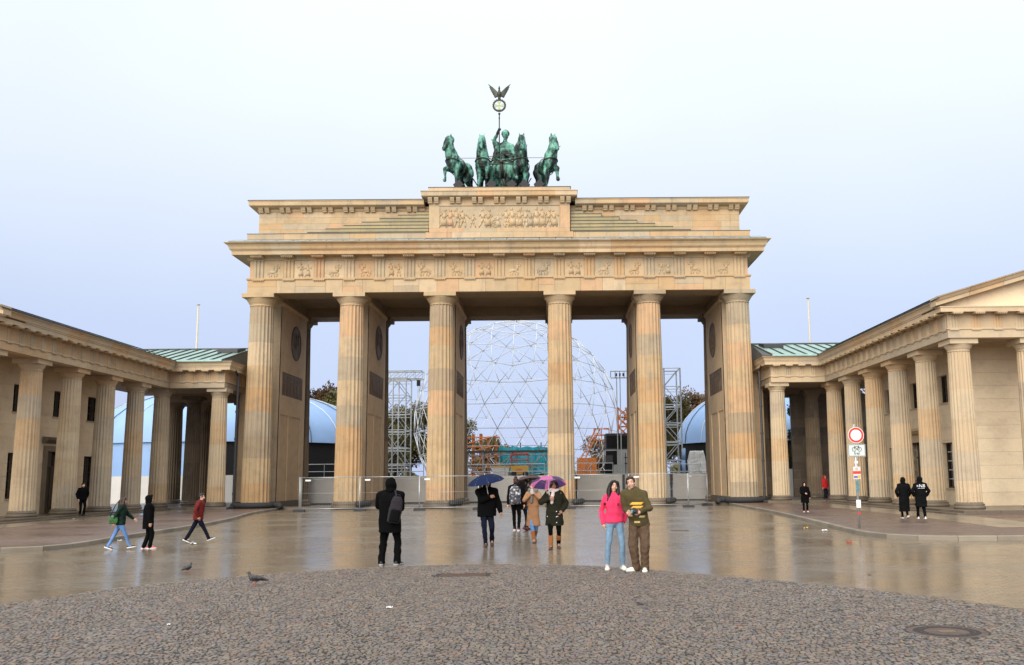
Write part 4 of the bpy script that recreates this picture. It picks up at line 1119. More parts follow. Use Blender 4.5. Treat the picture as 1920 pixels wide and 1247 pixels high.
def membrane(name, label, x, y, R_, zc, zmin, sq, n=16):
    t = thing(name, label, 'tent', (x, y, 0), 0, 'blue domed stage tents behind the gate')
    def pt(a, u):
        el = u * PI / 2
        return (R_ * math.cos(el) ** sq * math.cos(a), R_ * math.cos(el) ** sq * math.sin(a), zmin + (zc - zmin) * math.sin(el))
    for k in range(n):
        a0, a1 = 2 * PI * k / n, 2 * PI * (k + 1) / n
        rings = [[pt(a0 + (a1 - a0) * j / 4, u / 8) for j in range(5)] for u in range(9)]
        p = MB().loft(rings, caps=False, closed=False); p.build('membrane_panel', M['fabric_blue'], t, True)
        MB().path([Vector(pt(a0, u / 10)) * 1.004 for u in range(11)], .035, 5).build('seam', M['rope'] if k % 2 else M['white_tube'], t)
    return t
tl = membrane('stage_tent', 'big pale blue membrane dome behind the left passage and colonnade', -28.0, 32, 13.2, 10.3, 5.0, .8, 26)
tr_ = membrane('stage_tent', 'pale blue ribbed dome seen through the far right passage', 23.3, 30, 8.0, 10.1, 4.7, 1.0, 20)
for t, xx, rr_ in ((tl, 0, 12.95), (tr_, 0, 7.8)):
    m = MB()
    m.lathe([(rr_, -.15), (rr_, 5.0), (rr_ - .2, 5.0), (rr_ - .2, -.15)], n=40)
    if t is tr_: m.build('skirt', M['black'], t)
    else:
        q = MB()
        a0 = [math.radians(d) for d in range(-75, 40, 5)]
        q.loft([[(rr_ * math.cos(a), rr_ * math.sin(a), z) for a in a0] for z in (-.15, 5.0)], caps=False, closed=False); q.build('skirt', M['black'], t)
        q = MB()
        a0 = [math.radians(d) for d in range(-180, -74, 5)]
        q.loft([[(rr_ * math.cos(a), rr_ * math.sin(a), z) for a in a0] for z in (-.15, 5.0)], caps=False, closed=False); q.build('skirt', M['fabric_blue'], t)

def railing(x0, x1, y, z, label):
    r_ = thing('railing', label, 'railing', ((x0 + x1) / 2, y, z), 0, 'steel railings on the site decks')
    h = (x1 - x0) / 2
    for zz_ in (.45, 1.05): MB().tube((-h, 0, zz_), (h, 0, zz_), .03, n=6).build('rail', M['steel'], r_)
    n_ = max(2, round((x1 - x0) / 1.6))
    for k in range(n_ + 1): MB().tube((-h + 2 * h * k / n_, 0, 0), (-h + 2 * h * k / n_, 0, 1.08), .03, n=6).build('post', M['steel'], r_)
def scaffold(label, x0, x1, y0, y1, z0, z1, bays, lift, mat, name='scaffold_tower', dia=.05, arm=None):
    t = thing(name, label, 'scaffold', ((x0 + x1) / 2, (y0 + y1) / 2, z0), 0)
    hx_, hy_, H = (x1 - x0) / 2, (y1 - y0) / 2, z1 - z0
    for y in (-hy_, hy_):
        for k in range(bays + 1):
            x = -hx_ + 2 * hx_ * k / bays
            MB().tube((x, y, 0), (x, y, H), dia * 1.3, n=6).build('upright', mat, t)
    nl = max(1, round(H / lift))
    def bar(nm, p, q, r_): MB().tube(p, q, r_, n=5).build(nm, mat, t)
    for i in range(1, nl + 1):
        z = H * i / nl
        for y in (-hy_, hy_):
            bar('ledger', (-hx_, y, z), (hx_, y, z), dia * .8); bar('ledger', (-hx_, y, z - .25), (hx_, y, z - .25), dia * .6)
            for k in range(bays):
                xa, xb = -hx_ + 2 * hx_ * k / bays, -hx_ + 2 * hx_ * (k + 1) / bays
                bar('diagonal', (xa if (i + k) % 2 else xb, y, z - H / nl), (xb if (i + k) % 2 else xa, y, z), dia * .7)
        for x in (-hx_, hx_): bar('transom', (x, -hy_, z), (x, hy_, z), dia * .8)
    if arm:
        a = MB(); x0_, x1_, zt = arm
        x0_ -= (x0 + x1) / 2; x1_ -= (x0 + x1) / 2
        for y in (-.5, .5):
            for z in (0, .7): a.tube((x0_, y, H + z), (x1_, y, H + z), dia, n=6)
            n_ = max(2, round(abs(x1_ - x0_) / .8))
            for k in range(n_):
                xa, xb = x0_ + (x1_ - x0_) * k / n_, x0_ + (x1_ - x0_) * (k + 1) / n_
                a.tube((xa, y, H), (xb, y, H + .7), dia * .6, n=4); a.tube((xb, y, H), (xb, y, H + .7), dia * .6, n=4)
        a.build('lattice_arm', mat, t)
    return t
scaffold('tall grey lattice tower beside the left of the sphere', -11.6, -9.35, 20.5, 23.5, ZG, 10.4, 2, 1.55, M['steel'], arm=(-11.8, -8.1, 0))
hk = thing('chain_hoist', 'dark chain hoist hanging from the left lattice arm', 'hoist', (-8.5, 22, 10.4)); MB().box(-.15, .15, -.12, .12, -.6, -.1).build('motor', M['steel_dark'], hk); MB().tube((-.05, 0, -.6), (-.05, 0, -2.9), .02).tube((.06, 0, -.6), (.06, 0, -2.9), .02).build('chain', M['steel'], hk)
scaffold('tall grey lattice tower between the two right passages', 13.0, 14.4, 20.5, 23.0, ZG, 11.0, 1, 1.5, M['steel'])
tl2 = thing('lighting_mast', 'thin mast with a lamp frame on top right of the sphere', 'mast', (9.15, 22, ZG))
MB().tube((-.18, 0, 0), (-.18, 0, 10.6), .045).tube((.12, 0, 0), (.12, 0, 10.6), .045).build('upright', M['steel'], tl2)
fr = MB()
for z in (10.5, 11.1): fr.tube((-.7, 0, z), (.9, 0, z), .05)
for k in range(5): fr.tube((-.7 + k * .4, 0, 10.5), (-.7 + k * .4, 0, 11.1), .04)
fr.build('head_frame', M['steel'], tl2)
for k in range(3): MB().box(-.25 + k * .3, -.12 + k * .3, -.15, .1, 10.65, 10.9).build('lamp', M['steel_dark'], tl2)
# decks
def deck(x0, x1, y0, y1, z, label):
    d = thing('stage_deck', label, 'stage', ((x0 + x1) / 2, (y0 + y1) / 2, ZG), 0, 'low site decks behind the hoarding')
    hx_, hy_ = (x1 - x0) / 2, (y1 - y0) / 2
    for a, b in split(-hx_, hx_, 2.0, 0): MB().box(a + .01, b - .01, -hy_, hy_, z - ZG - .25, z - ZG).build('deck_panel', M['steel_dark'], d)
    lg = MB()
    for a, b in split(-hx_, hx_, 2.0, 0):
        for y in (-hy_ + .1, hy_ - .1): lg.tube((a + .1, y, 0), (a + .1, y, z - ZG - .25), .05)
    lg.build('legs', M['steel'], d)
deck(-21, -11.6, 17, 20, 1.9, 'dark stage deck in front of the left blue dome')
deck(-11, -7.2, 17, 20, 1.85, 'dark site deck under the left lattice tower')
deck(-5.6, 8.0, 17, 20, 1.75, 'long dark site deck at the foot of the sphere')
deck(9.6, 22, 17, 20, 1.6, 'dark stage deck in front of the right blue dome')
railing(-20.5, -12, 17.2, 1.9, 'steel railing before the black opening of the left dome')
railing(-10.9, -7.3, 17.2, 1.85, 'steel railing left of the sphere')
railing(-5.5, 2.6, 17.2, 1.75, 'steel railing across the central passage')
railing(4.5, 8.2, 17.2, 1.75, 'steel railing right of the sphere centre')
railing(10.5, 18.5, 17.2, 1.6, 'steel railing before the black opening of the right dome')
# scaffolding platform with tarpaulin and machines under the sphere
scaffold('low scaffold platform with white braces under the sphere', -5.6, 2.9, 21.2, 22.4, 1.75, 3.9, 6, 1.05, M['steel'], dia=.04)
t = thing('site_platform', 'black-edged working platform crossing behind the central passage', 'platform', (-1.4, 21.8, 3.9)); MB().box(-4.3, 4.3, -.7, .7, 0, .14).build('deck_panel', M['steel_dark'], t); MB().tube((-4.3, -.68, .55), (4.3, -.68, .55), .03).build('rail', M['steel'], t)
tp = thing('tarpaulin', 'turquoise tarpaulin sheet hung across the central passage', 'tarpaulin', (.7, 26, 2.0))
m = MB(); rings = []
for k in range(41):
    x = -2.4 + 5.9 * k / 40; y = .14 * math.sin(k * 1.7) + .08 * math.sin(k * .6)
    rings.append([(x, y, 0.05 * math.sin(k)), (x, y + .1 * math.sin(k * 1.1), 1.3), (x, y * .4, 2.5 + .06 * math.sin(k * .8))])
m.loft(rings, caps=False, closed=False).build('sheet', M['turq'], tp, True)
for k in range(4): MB().tube((-2.3 + k * 1.9, .25, -2.1), (-2.3 + k * 1.9, .25, 2.9), .05).build('upright', M['steel_dark'], tp)
ow = thing('formwork_stack', 'rusty orange timber framework tower at the sphere left foot', 'framework', (-3.2, 25, ZG))
for k in range(5): MB().box(-1.5 + k * .68, -1.28 + k * .68, -.5, .5, 0, 6.0 - .35 * abs(k - 1.5)).build('plank', M['rust'], ow)
m = MB()
for k in range(7): m.box(-1.6, 1.7, -.55, -.45, .5 + k * .82, .62 + k * .82)
for k in range(6): m.tube((-1.5, -.6, .6 + k * .85), (1.5, -.6, 1.4 + k * .85), .05)
m.build('battens', M['orange'], ow)
def lift(label, x, y, body, h):
    t = thing('site_lift', label, 'lift', (x, y, 1.75), 0)
    MB().box(-.75, .75, -.5, .5, .25, .95).build('body', body, t)
    wv = MB()
    for sx_ in (-.5, .5): wv.tube((sx_, -.58, .25), (sx_, -.46, .25), .25, n=14)
    wv.build('wheels', M['rubber'], t)
    m = MB()
    for sx_ in (-.7, .7):
        for sy_ in (-.45, .45): m.tube((sx_, sy_, .95), (sx_, sy_, h), .045)
    for z in (h, h - .5):
        m.tube((-.7, -.45, z), (.7, -.45, z), .045); m.tube((-.7, .45, z), (.7, .45, z), .045)
        for sx_ in (-.7, .7): m.tube((sx_, -.45, z), (sx_, .45, z), .045)
    m.build('cage', M['red'], t)
    MB().box(-.3, .25, -.53, -.5, .38, .72).build('hatch', M['orange'], t)
lift('yellow machine with a red cage frame below the turquoise sheet', .45, 20.6, M['yellow'], 1.95)
sk = thing('skip', 'white and yellow container tub in the central passage', 'tub', (-1.2, 20.8, 1.75)); MB().loft([[(-.6, -.4, 0), (.6, -.4, 0), (.6, .4, 0), (-.6, .4, 0)], [(-.8, -.5, .9), (.8, -.5, .9), (.8, .5, .9), (-.8, .5, .9)]]).build('tub', M['white'], sk); MB().box(-.82, .82, -.53, .53, .86, .95).build('rim', M['yellow'], sk)
bl = thing('boom_lift', 'orange boom lift behind the lower right of the sphere', 'boom lift', (6.4, 27, ZG))
MB().box(-.9, .9, -.6, .6, .6, 3.6).build('body', M['orange'], bl)
m = MB(); hp = [(-.5, 3.6), (1.0, 6.6)]
for y in (-.25, .25):
    for d_ in (0, .4): m.tube((-.6 + d_, y, 3.4), (.9 + d_, y, 6.3), .06)
for k in range(7): m.tube((-.6 + .21 * k, -.25, 3.4 + .41 * k), (-.2 + .24 * k, -.25, 3.4 + .41 * k), .04)
m.build('boom', M['orange'], bl)
m = MB()
for z in (5.2, 5.7, 6.3):
    m.tube((.7, -.4, z), (2.1, -.4, z), .05); m.tube((.7, .4, z), (2.1, .4, z), .05)
for x in (.7, 1.4, 2.1): m.tube((x, -.4, 5.2), (x, -.4, 6.3), .045)
m.build('basket', M['orange'], bl)
cr2 = thing('orange_mast', 'orange lattice mast piece right of the sphere', 'crane mast', (9.6, 24, ZG))
m = MB()
for x in (-.45, .45):
    for y in (-.45, .45): m.tube((x, y, 4.6), (x, y, 8.0), .07)
for k in range(4):
    z = 4.6 + k * .85
    for y in (-.45, .45): m.tube((-.45, y, z), (.45, y, z + .85), .045); m.tube((.45, y, z), (-.45, y, z + .85), .045); m.tube((-.45, y, z), (.45, y, z), .045)
m.build('lattice', M['orange'], cr2)
MB().box(-.5, .5, -.5, .5, ZG + .15, 4.6).build('base_box', M['grey'], cr2)
cn = thing('site_cabin', 'grey site cabin with black upper openings beside the sphere', 'cabin', (9.45, 22.9, ZG)); MB().box(-1.5, 1.3, -.6, 2.2, 0, 4.2).build('wall', M['grey'], cn); MB().box(-1.42, 1.22, -.63, -.6, 4.35, 5.4).build('upper_opening', M['black'], cn)
MB().box(-1.5, 1.3, -.55, 2.2, 4.2, 4.32).box(-1.5, 1.3, -.6, 2.2, 5.42, 5.62).box(-1.5, 1.3, -.5, 2.2, 4.3, 5.42).build('frame', M['steel_dark'], cn)
MB().box(-1.52, -.55, -.64, -.6, 2.9, 4.1).build('vent', M['black'], cn)
m = MB()
for k in range(3): m.tube((.2 + .4 * k, -.66, 1.8), (.2 + .4 * k, -.66, 3.9), .03)
m.tube((.1, -.66, 3.0), (1.2, -.66, 3.0), .04).tube((.1, -.66, 3.5), (1.2, -.66, 3.5), .04).build('ladder', M['steel_dark'], cn)
sp = thing('speaker_stack', 'black speaker stack on the deck in the right passage', 'speakers', (7.95, 18.2, 1.75)); MB().box(-.35, .35, -.3, .3, .1, 1.1).build('lower_box', M['black'], sp); MB().box(-.3, .3, -.28, .28, 1.12, 1.7).build('upper_box', M['steel_dark'], sp)
lr = thing('wrapped_equipment', 'white and blue wrapped equipment rack under the right dome', 'equipment', (15.4, 19.0, 1.6))
m = MB()
for k in range(6): m.limb([(-.6 + k * .25, .1 * math.sin(k), .1), (-.65 + k * .26, .1, 1.3 + .2 * math.sin(k * 2)), (-.5 + k * .2, 0, 2.1)], [.14, .16, .10], 7)
q = remesh(m, .05, 1, .02, 6, 2, 'wrapping'); q.materials.append(M['white']); link('wrapping', q, lr)
MB().limb([(-1.1, 0, .1), (-1.15, 0, 1.4), (-1.05, 0, 2.3)], [.14, .18, .12], 8).build('blue_bag', M['fabric_blue'], lr, True)

# hoarding of grey panels right behind the gate
hd = thing('hoarding', 'low hoarding of grey panels closing the passages behind the gate', 'hoarding', (0, 11.5, ZG))
x = -16.5; k = 0
while x < 16.5:
    w_ = 3.35
    MB().box(x, x + w_, -.04, .04, .10, 1.98).build('panel', M['hoard'], hd)
    MB().box(x + w_ + .04, x + w_ + .22, -.02, .06, 0, 2.0).build('post', M['steel_dark'], hd)
    m = MB(); rr = random.Random(k); pts_ = [(x + .3 + (w_ - .6) * j / 8, -.06, 1.93 - .09 * math.sin(PI * j / 8) * rr.uniform(.6, 1.4)) for j in range(9)]
    MB().path(pts_, .02, 5).build('cord', M['white'], hd)
    x += w_ + .26; k += 1
MB().box(-16.5, 16.6, -.12, .12, -.0, .09).build('foot_beam', M['steel_dark'], hd)
for s_, x0_ in ((-1, -46), (1, 17)):
    h2 = thing('hoarding', 'pale site hoarding seen between the %s columns' % ('left' if s_ < 0 else 'right'), 'hoarding', (x0_ + 14, 16, ZG))
    for k in range(9): MB().box(-14 + k * 3.2, -10.84 + k * 3.2, -.04, .04, 0, 2.3).build('panel', M['hoard'], h2)

# mesh fence panels with feet
def fence_panel(x, y, rz, L, label):
    f = thing('mesh_fence', label, 'fence', (x, y, ZG), rz, 'mesh fence panels in front of the gate')
    for xx in (0, L): MB().tube((xx, 0, .06), (xx, 0, 1.98), .019, n=8).build('upright', M['steel'], f, True)
    for zz_, r_ in ((.16, .020), (1.95, .020), (1.05, .008)): MB().tube((0, 0, zz_), (L, 0, zz_), r_, n=8).build('rail', M['steel'], f, True)
    w = MB(); n_ = int(L / .11)
    for k in range(1, n_): w.tube((L * k / n_, 0, .16), (L * k / n_, 0, 1.95), .0028, n=3, caps=False)
    for k in range(1, 8): w.tube((0, 0, .16 + k * .224), (L, 0, .16 + k * .224), .0022, n=3, caps=False)
    w.build('wires', M['steel'], f)['kind'] = 'stuff'
    MB().box(L * .08, L * .17, -.008, .008, 1.74, 1.83).build('tag_plate', M['white'], f)
    return f
def foot(x, y, rz, label):
    o = MB().loft([[(-.34, -.11, 0), (.34, -.11, 0), (.34, .11, 0), (-.34, .11, 0)], [(-.34, -.11, .08), (.34, -.11, .08), (.34, .11, .08), (-.34, .11, .08)], [(-.30, -.08, .13), (.30, -.08, .13), (.30, .08, .13), (-.30, .08, .13)]]).build('ballast_block', M['rubber'])
    o.location = (x, y, ZG); o.rotation_euler.z = rz
    tag(o, label, 'fence foot', 'dark rubber feet under the mesh fence')
FP = [(-11.35, 'first from the left'), (-7.9, 'second from the left'), (-4.45, 'third from the left, beside the central opening'), (4.29, 'right of the central opening'), (7.74, 'before the second column from the right')]
for x, l_ in FP: fence_panel(x, -4.6, 0, 3.42, 'galvanised mesh fence panel, ' + l_)
fence_panel(-11.4, -4.65, math.radians(103), 3.4, 'galvanised mesh fence panel turned back beside the leftmost column')
fence_panel(11.2, -4.6, math.radians(62), 3.4, 'galvanised mesh fence panel turned back beside the rightmost column')
for i, (x, l_) in enumerate(((-11.4, 'at the left fence corner'), (-7.9, 'before the second column from the left'), (-4.45, 'left of the third column'), (-1.02, 'at the left edge of the central opening'), (4.29, 'at the right edge of the central opening'), (7.74, 'behind the couple'), (11.18, 'at the right fence corner'))): foot(x, -4.6, .1 * (i % 3 - 1), 'dark rubber fence foot ' + l_)
foot(12.75, -1.7, .4, 'dark rubber fence foot beside the rightmost column')
# padded hoses laid round the column feet
for i, (x, nm) in enumerate(zip(XC, ('leftmost', 'second from left', 'third from left', 'third from right', 'second from right', 'rightmost'))):
    a0, a1 = (-PI * .95, -.25) if i in (0, 5) else (-.95, .35)
    hz = MB(); rr = 1.32; pp = [(rr * math.cos(a0 + (a1 - a0) * k / 14), rr * math.sin(a0 + (a1 - a0) * k / 14), .17) for k in range(15)]
    if i in (0, 5):
        e_ = pp[-1] if i == 0 else pp[0]; d_ = .35 if i == 0 else -.35
        ex = [(e_[0] + d_, e_[1] - .15, .17), (e_[0] + d_ * 1.5, e_[1] - .35, .05)]
        pp = pp + ex if i == 0 else ex[::-1] + pp
    hz.path(pp, .17, 10)
    o = hz.build('padded_hose', M['rubber'], None, True); o.location = (x, 0, -.02 if i in (0, 5) else 0)
    tag(o, 'dark padded hose lying round the foot of the %s column' % nm, 'hose', 'padded hoses round the column feet')

# ---------------------------------------------------------------- trees beyond
LEAFM = {}
def tree(x, y, h, w_, mat, label, seed, n=11000):
    t = thing('tree', label, 'tree', (x, y, ZG), R.uniform(0, 6), 'trees beyond the gate')
    key = (mat.name, seed)
    if key not in LEAFM:
        rr = random.Random(seed); tb = MB(); tips = []
        tb.path([(0, 0, 0), (.08, .05, 2.5), (0, .1, 5), (.1, 0, 7.5)], [.34, .27, .2, .1], 8)
        for k in range(16):
            a = rr.uniform(0, 6.28); z = rr.uniform(2.6, 7.5); L = rr.uniform(1.6, 3.9) * (1 - abs(z - 5.0) / 8)
            p1 = (L * .5 * math.cos(a), L * .5 * math.sin(a), z + .6); p2 = (L * math.cos(a + .2), L * math.sin(a + .2), z + rr.uniform(.8, 1.9))
            tb.path([(0, .05, z - .4), p1, p2], [.11, .07, .02], 5); tips += [p2, p1]
        lv = MB()
        cl = [(Vector(p) + Vector((rr.gauss(0, .4), rr.gauss(0, .4), rr.gauss(.2, .4))), rr.uniform(.6, 1.35)) for p in tips] + [(Vector((rr.gauss(0, 1.6), rr.gauss(0, 1.6), rr.uniform(4, 9.4))), rr.uniform(.6, 1.2)) for _ in range(20)]
        for k in range(n):
            c, r_ = cl[rr.randrange(len(cl))]
            d = Vector((rr.gauss(0, 1), rr.gauss(0, 1), rr.gauss(0, .8))); d = d.normalized() * r_ * rr.random() ** .45
            p = c + d; u = Vector((rr.gauss(0, 1), rr.gauss(0, 1), rr.gauss(0, 1))).normalized() * rr.uniform(.11, .24); v = u.orthogonal().normalized() * rr.uniform(.07, .14)
            lv.add([p - u, p + v, p + u, p - v], [(0, 1, 2, 3)])
        LEAFM[key] = (tb.mesh('trunk', M['bark'], True), lv.mesh('crown', mat))
    a, b = LEAFM[key]
    for nm, me in (('trunk', a), ('crown', b)):
        o = link(nm, me, t); o.scale = (w_ / 8, w_ / 8, h / 10.3)
OL, BR = M['leaf_olive'], M['leaf_brown']
for i, (x, y, h, w_, mat, sd_, lb) in enumerate((
    (-27.5, 62, 14.6, 9, BR, 1, 'brown autumn tree above the left blue dome, nearest the leftmost pier'), (-22.5, 60, 13.6, 10, OL, 2, 'olive green tree above the left blue dome, nearest the second column'),
    (-14.8, 58, 12.0, 9, OL, 3, 'dark olive tree behind the left lattice tower'), (-10.5, 64, 11.6, 8, OL, 4, 'olive tree between the left lattice tower and the sphere'), (-18.5, 70, 12.0, 9, BR, 1, 'brown tree mostly behind the second column'),
    (-7.6, 90, 8.6, 9, OL, 2, 'dark low tree inside the left edge of the sphere'), (-2.0, 95, 6.4, 8, BR, 3, 'low brown tree at the sphere foot'),
    (17.2, 58, 12.4, 8, OL, 4, 'olive tree behind the right lattice tower'), (21.5, 60, 13.6, 9, BR, 1, 'brown autumn tree above the right blue dome'), (26.5, 66, 13.0, 10, OL, 3, 'olive tree behind the rightmost pier'),
    (36, 50, 9.5, 9, OL, 2, 'green tree glimpsed through the right colonnade'), (25.6, 17.5, 8.4, 6.5, OL, 3, 'dark tree filling the gap behind the right link columns'), (31.5, 20, 9.0, 7, BR, 4, 'brown tree behind the right gatehouse colonnade'), (13.0, 100, 9.0, 10, BR, 4, 'far brown tree right of the sphere'))):
    tree(x, y, h, w_, mat, lb, sd_)
for k in range(26):
    pass
tw = MB(); rr = random.Random(9)
for k in range(9000):
    x = rr.uniform(-120, 120); b = 5.2 + 2.2 * math.sin(x * .11) + 1.3 * math.sin(x * .37 + 1)
    if abs(x) < 30: b *= .55
    z = ZG + b * rr.random() ** .7; y = 150 + rr.gauss(0, 3)
    u = Vector((rr.gauss(0, 1), rr.gauss(0, 1), rr.gauss(0, 1))).normalized() * rr.uniform(.5, 1.0); v = u.orthogonal().normalized() * rr.uniform(.4, .7); p = Vector((x, y, z))
    tw.add([p - u, p + v, p + u, p - v], [(0, 1, 2, 3)])
tag(tw.build('woodland', OL), 'far dark autumn woodland along the horizon', None, None, 'stuff')
# ---------------------------------------------------------------- people
from mathutils.bvhtree import BVHTree
def cloth(name, col, var=.12, rough=.8, scale=30): return plain(name, col, max(rough, .9), 0, var, scale, .06 if max(col) < .06 else .2, .15)
SKIN = plain('skin', (.62, .36, .26), .5, 0, .06, 20, .35)
SKIN_T = plain('tanned_skin', (.42, .22, .145), .5, 0, .06, 20, .35)
EYEW = plain('eye_white', (.75, .73, .70), .3, 0, 0); EYED = plain('dark_iris', (.03, .02, .015), .2, 0, 0)
LIP = plain('lips', (.50, .13, .12), .4, 0, .05); TEETH = plain('teeth', (.8, .78, .72), .3, 0, 0)
BLK = cloth('black_cloth', (.0035, .0035, .004)); BLK2 = cloth('black_padded_cloth', (.006, .006, .007)); CHAR = cloth('charcoal_cloth', (.016, .016, .019))
NAVY = cloth('navy_denim', (.008, .010, .020)); JEAN = cloth('light_blue_denim', (.17, .27, .385), .25, .8, 9); JEAN2 = cloth('mid_blue_denim', (.12, .24, .50), .2, .8, 9)
PINK = cloth('hot_pink_fleece', (.80, .045, .13), .1); OLIVE = cloth('olive_sweatshirt', (.075, .058, .024)); BROWN = cloth('brown_cargo_cloth', (.105, .066, .042), .2)
CAMEL = cloth('camel_wool', (.31, .16, .082), .08); PARKA = cloth('dark_olive_parka', (.018, .018, .012), .2); FUR = cloth('pale_fur', (.42, .30, .21), .3, .95, 60)
SCARF = cloth('cream_knit', (.66, .58, .52), .12); GSCARF = cloth('grey_check_scarf', (.16, .15, .14), .5, .9, 40); RUST = cloth('dark_red_quilted_cloth', (.13, .014, .013), .2)
GREEN = cloth('dark_green_patterned_cloth', (.012, .028, .020), .6, .8, 18); REDC = cloth('bright_red_cloth', (.45, .02, .02)); BOOT = cloth('tan_suede', (.30, .115, .04), .15)
HAIRB = plain('dark_brown_hair', (.008, .004, .003), .5, 0, .4, 40); HAIRR = plain('auburn_brown_hair', (.035, .012, .006), .5, 0, .4, 40); HAIRS = plain('short_brown_hair', (.022, .014, .009), .6, 0, .4, 60)
SHW = plain('white_trainer', (.72, .70, .64), .5, 0, .08); SHB = plain('black_shoe', (.015, .014, .014), .4); SHR = plain('red_trainer', (.55, .02, .03), .5); SHBR = plain('brown_leather', (.06, .032, .02), .45); SHP = plain('pink_trainer', (.68, .20, .17), .5); SHM = plain('maroon_trainer', (.09, .012, .016), .5)
GREYBAG = cloth('grey_backpack_cloth', (.030, .026, .031))
def patterned():
    m, n, l, b = newmat('black_white_patterned_nylon', .5)
    tcn = n.new('ShaderNodeTexCoord').outputs['Object']
    v = n.new('ShaderNodeTexVoronoi'); v.inputs['Scale'].default_value = 9; l.new(tcn, v.inputs['Vector'])
    f = noise(n, l, tcn, 11, 4)
    l.new(ramp(n, l, f, [(.50, (.035, .035, .045)), (.56, (.13, .13, .15)), (.63, (.55, .55, .56))]), b.inputs['Base Color'])
    return m
PATT = patterned()

def ik(a, b, l1, l2, pole):
    a, b = Vector(a), Vector(b); d = b - a; L = min(d.length, (l1 + l2) * .999); u = d.normalized(); b = a + u * L
    x = (l1 * l1 - l2 * l2 + L * L) / (2 * L); h = math.sqrt(max(0, l1 * l1 - x * x))
    p = Vector(pole); p = (p - u * p.dot(u)); p.normalize()
    return a + u * x + p * h, b
def drape(mb, target, origin, direction, off=.006):
    """lay flat print vertices onto a garment"""
    bv = BVHTree.FromPolygons([v.co.copy() for v in target.vertices], [tuple(p.vertices) for p in target.polygons]); d = Vector(direction).normalized()
    out = []
    for p in mb.v:
        h = bv.ray_cast(Vector(p) - d * 1.0, d)
        out.append(tuple(h[0] - d * off) if h[0] is not None else p)
    mb.v = out
    return mb
def grid_patch(x0, x1, z0, z1, y, n=6, m=4, sk=0.0):
    mb = MB()
    vs = [(x0 + (x1 - x0) * i / n + sk * j / m, y, z0 + (z1 - z0) * j / m) for j in range(m + 1) for i in range(n + 1)]
    fs = [(j * (n + 1) + i, j * (n + 1) + i + 1, (j + 1) * (n + 1) + i + 1, (j + 1) * (n + 1) + i) for j in range(m) for i in range(n)]
    return mb.add(vs, fs)
def ell(cx, cy, z, rx, ry, n=22, p=2.4):
    o = []
    for k in range(n):
        a = 2 * PI * k / n; c, s_ = math.cos(a), math.sin(a)
        o.append((cx + rx * abs(c) ** (2 / p) * (1 if c > 0 else -1), cy + ry * abs(s_) ** (2 / p) * (1 if s_ > 0 else -1), z))
    return o
SEED = [0]
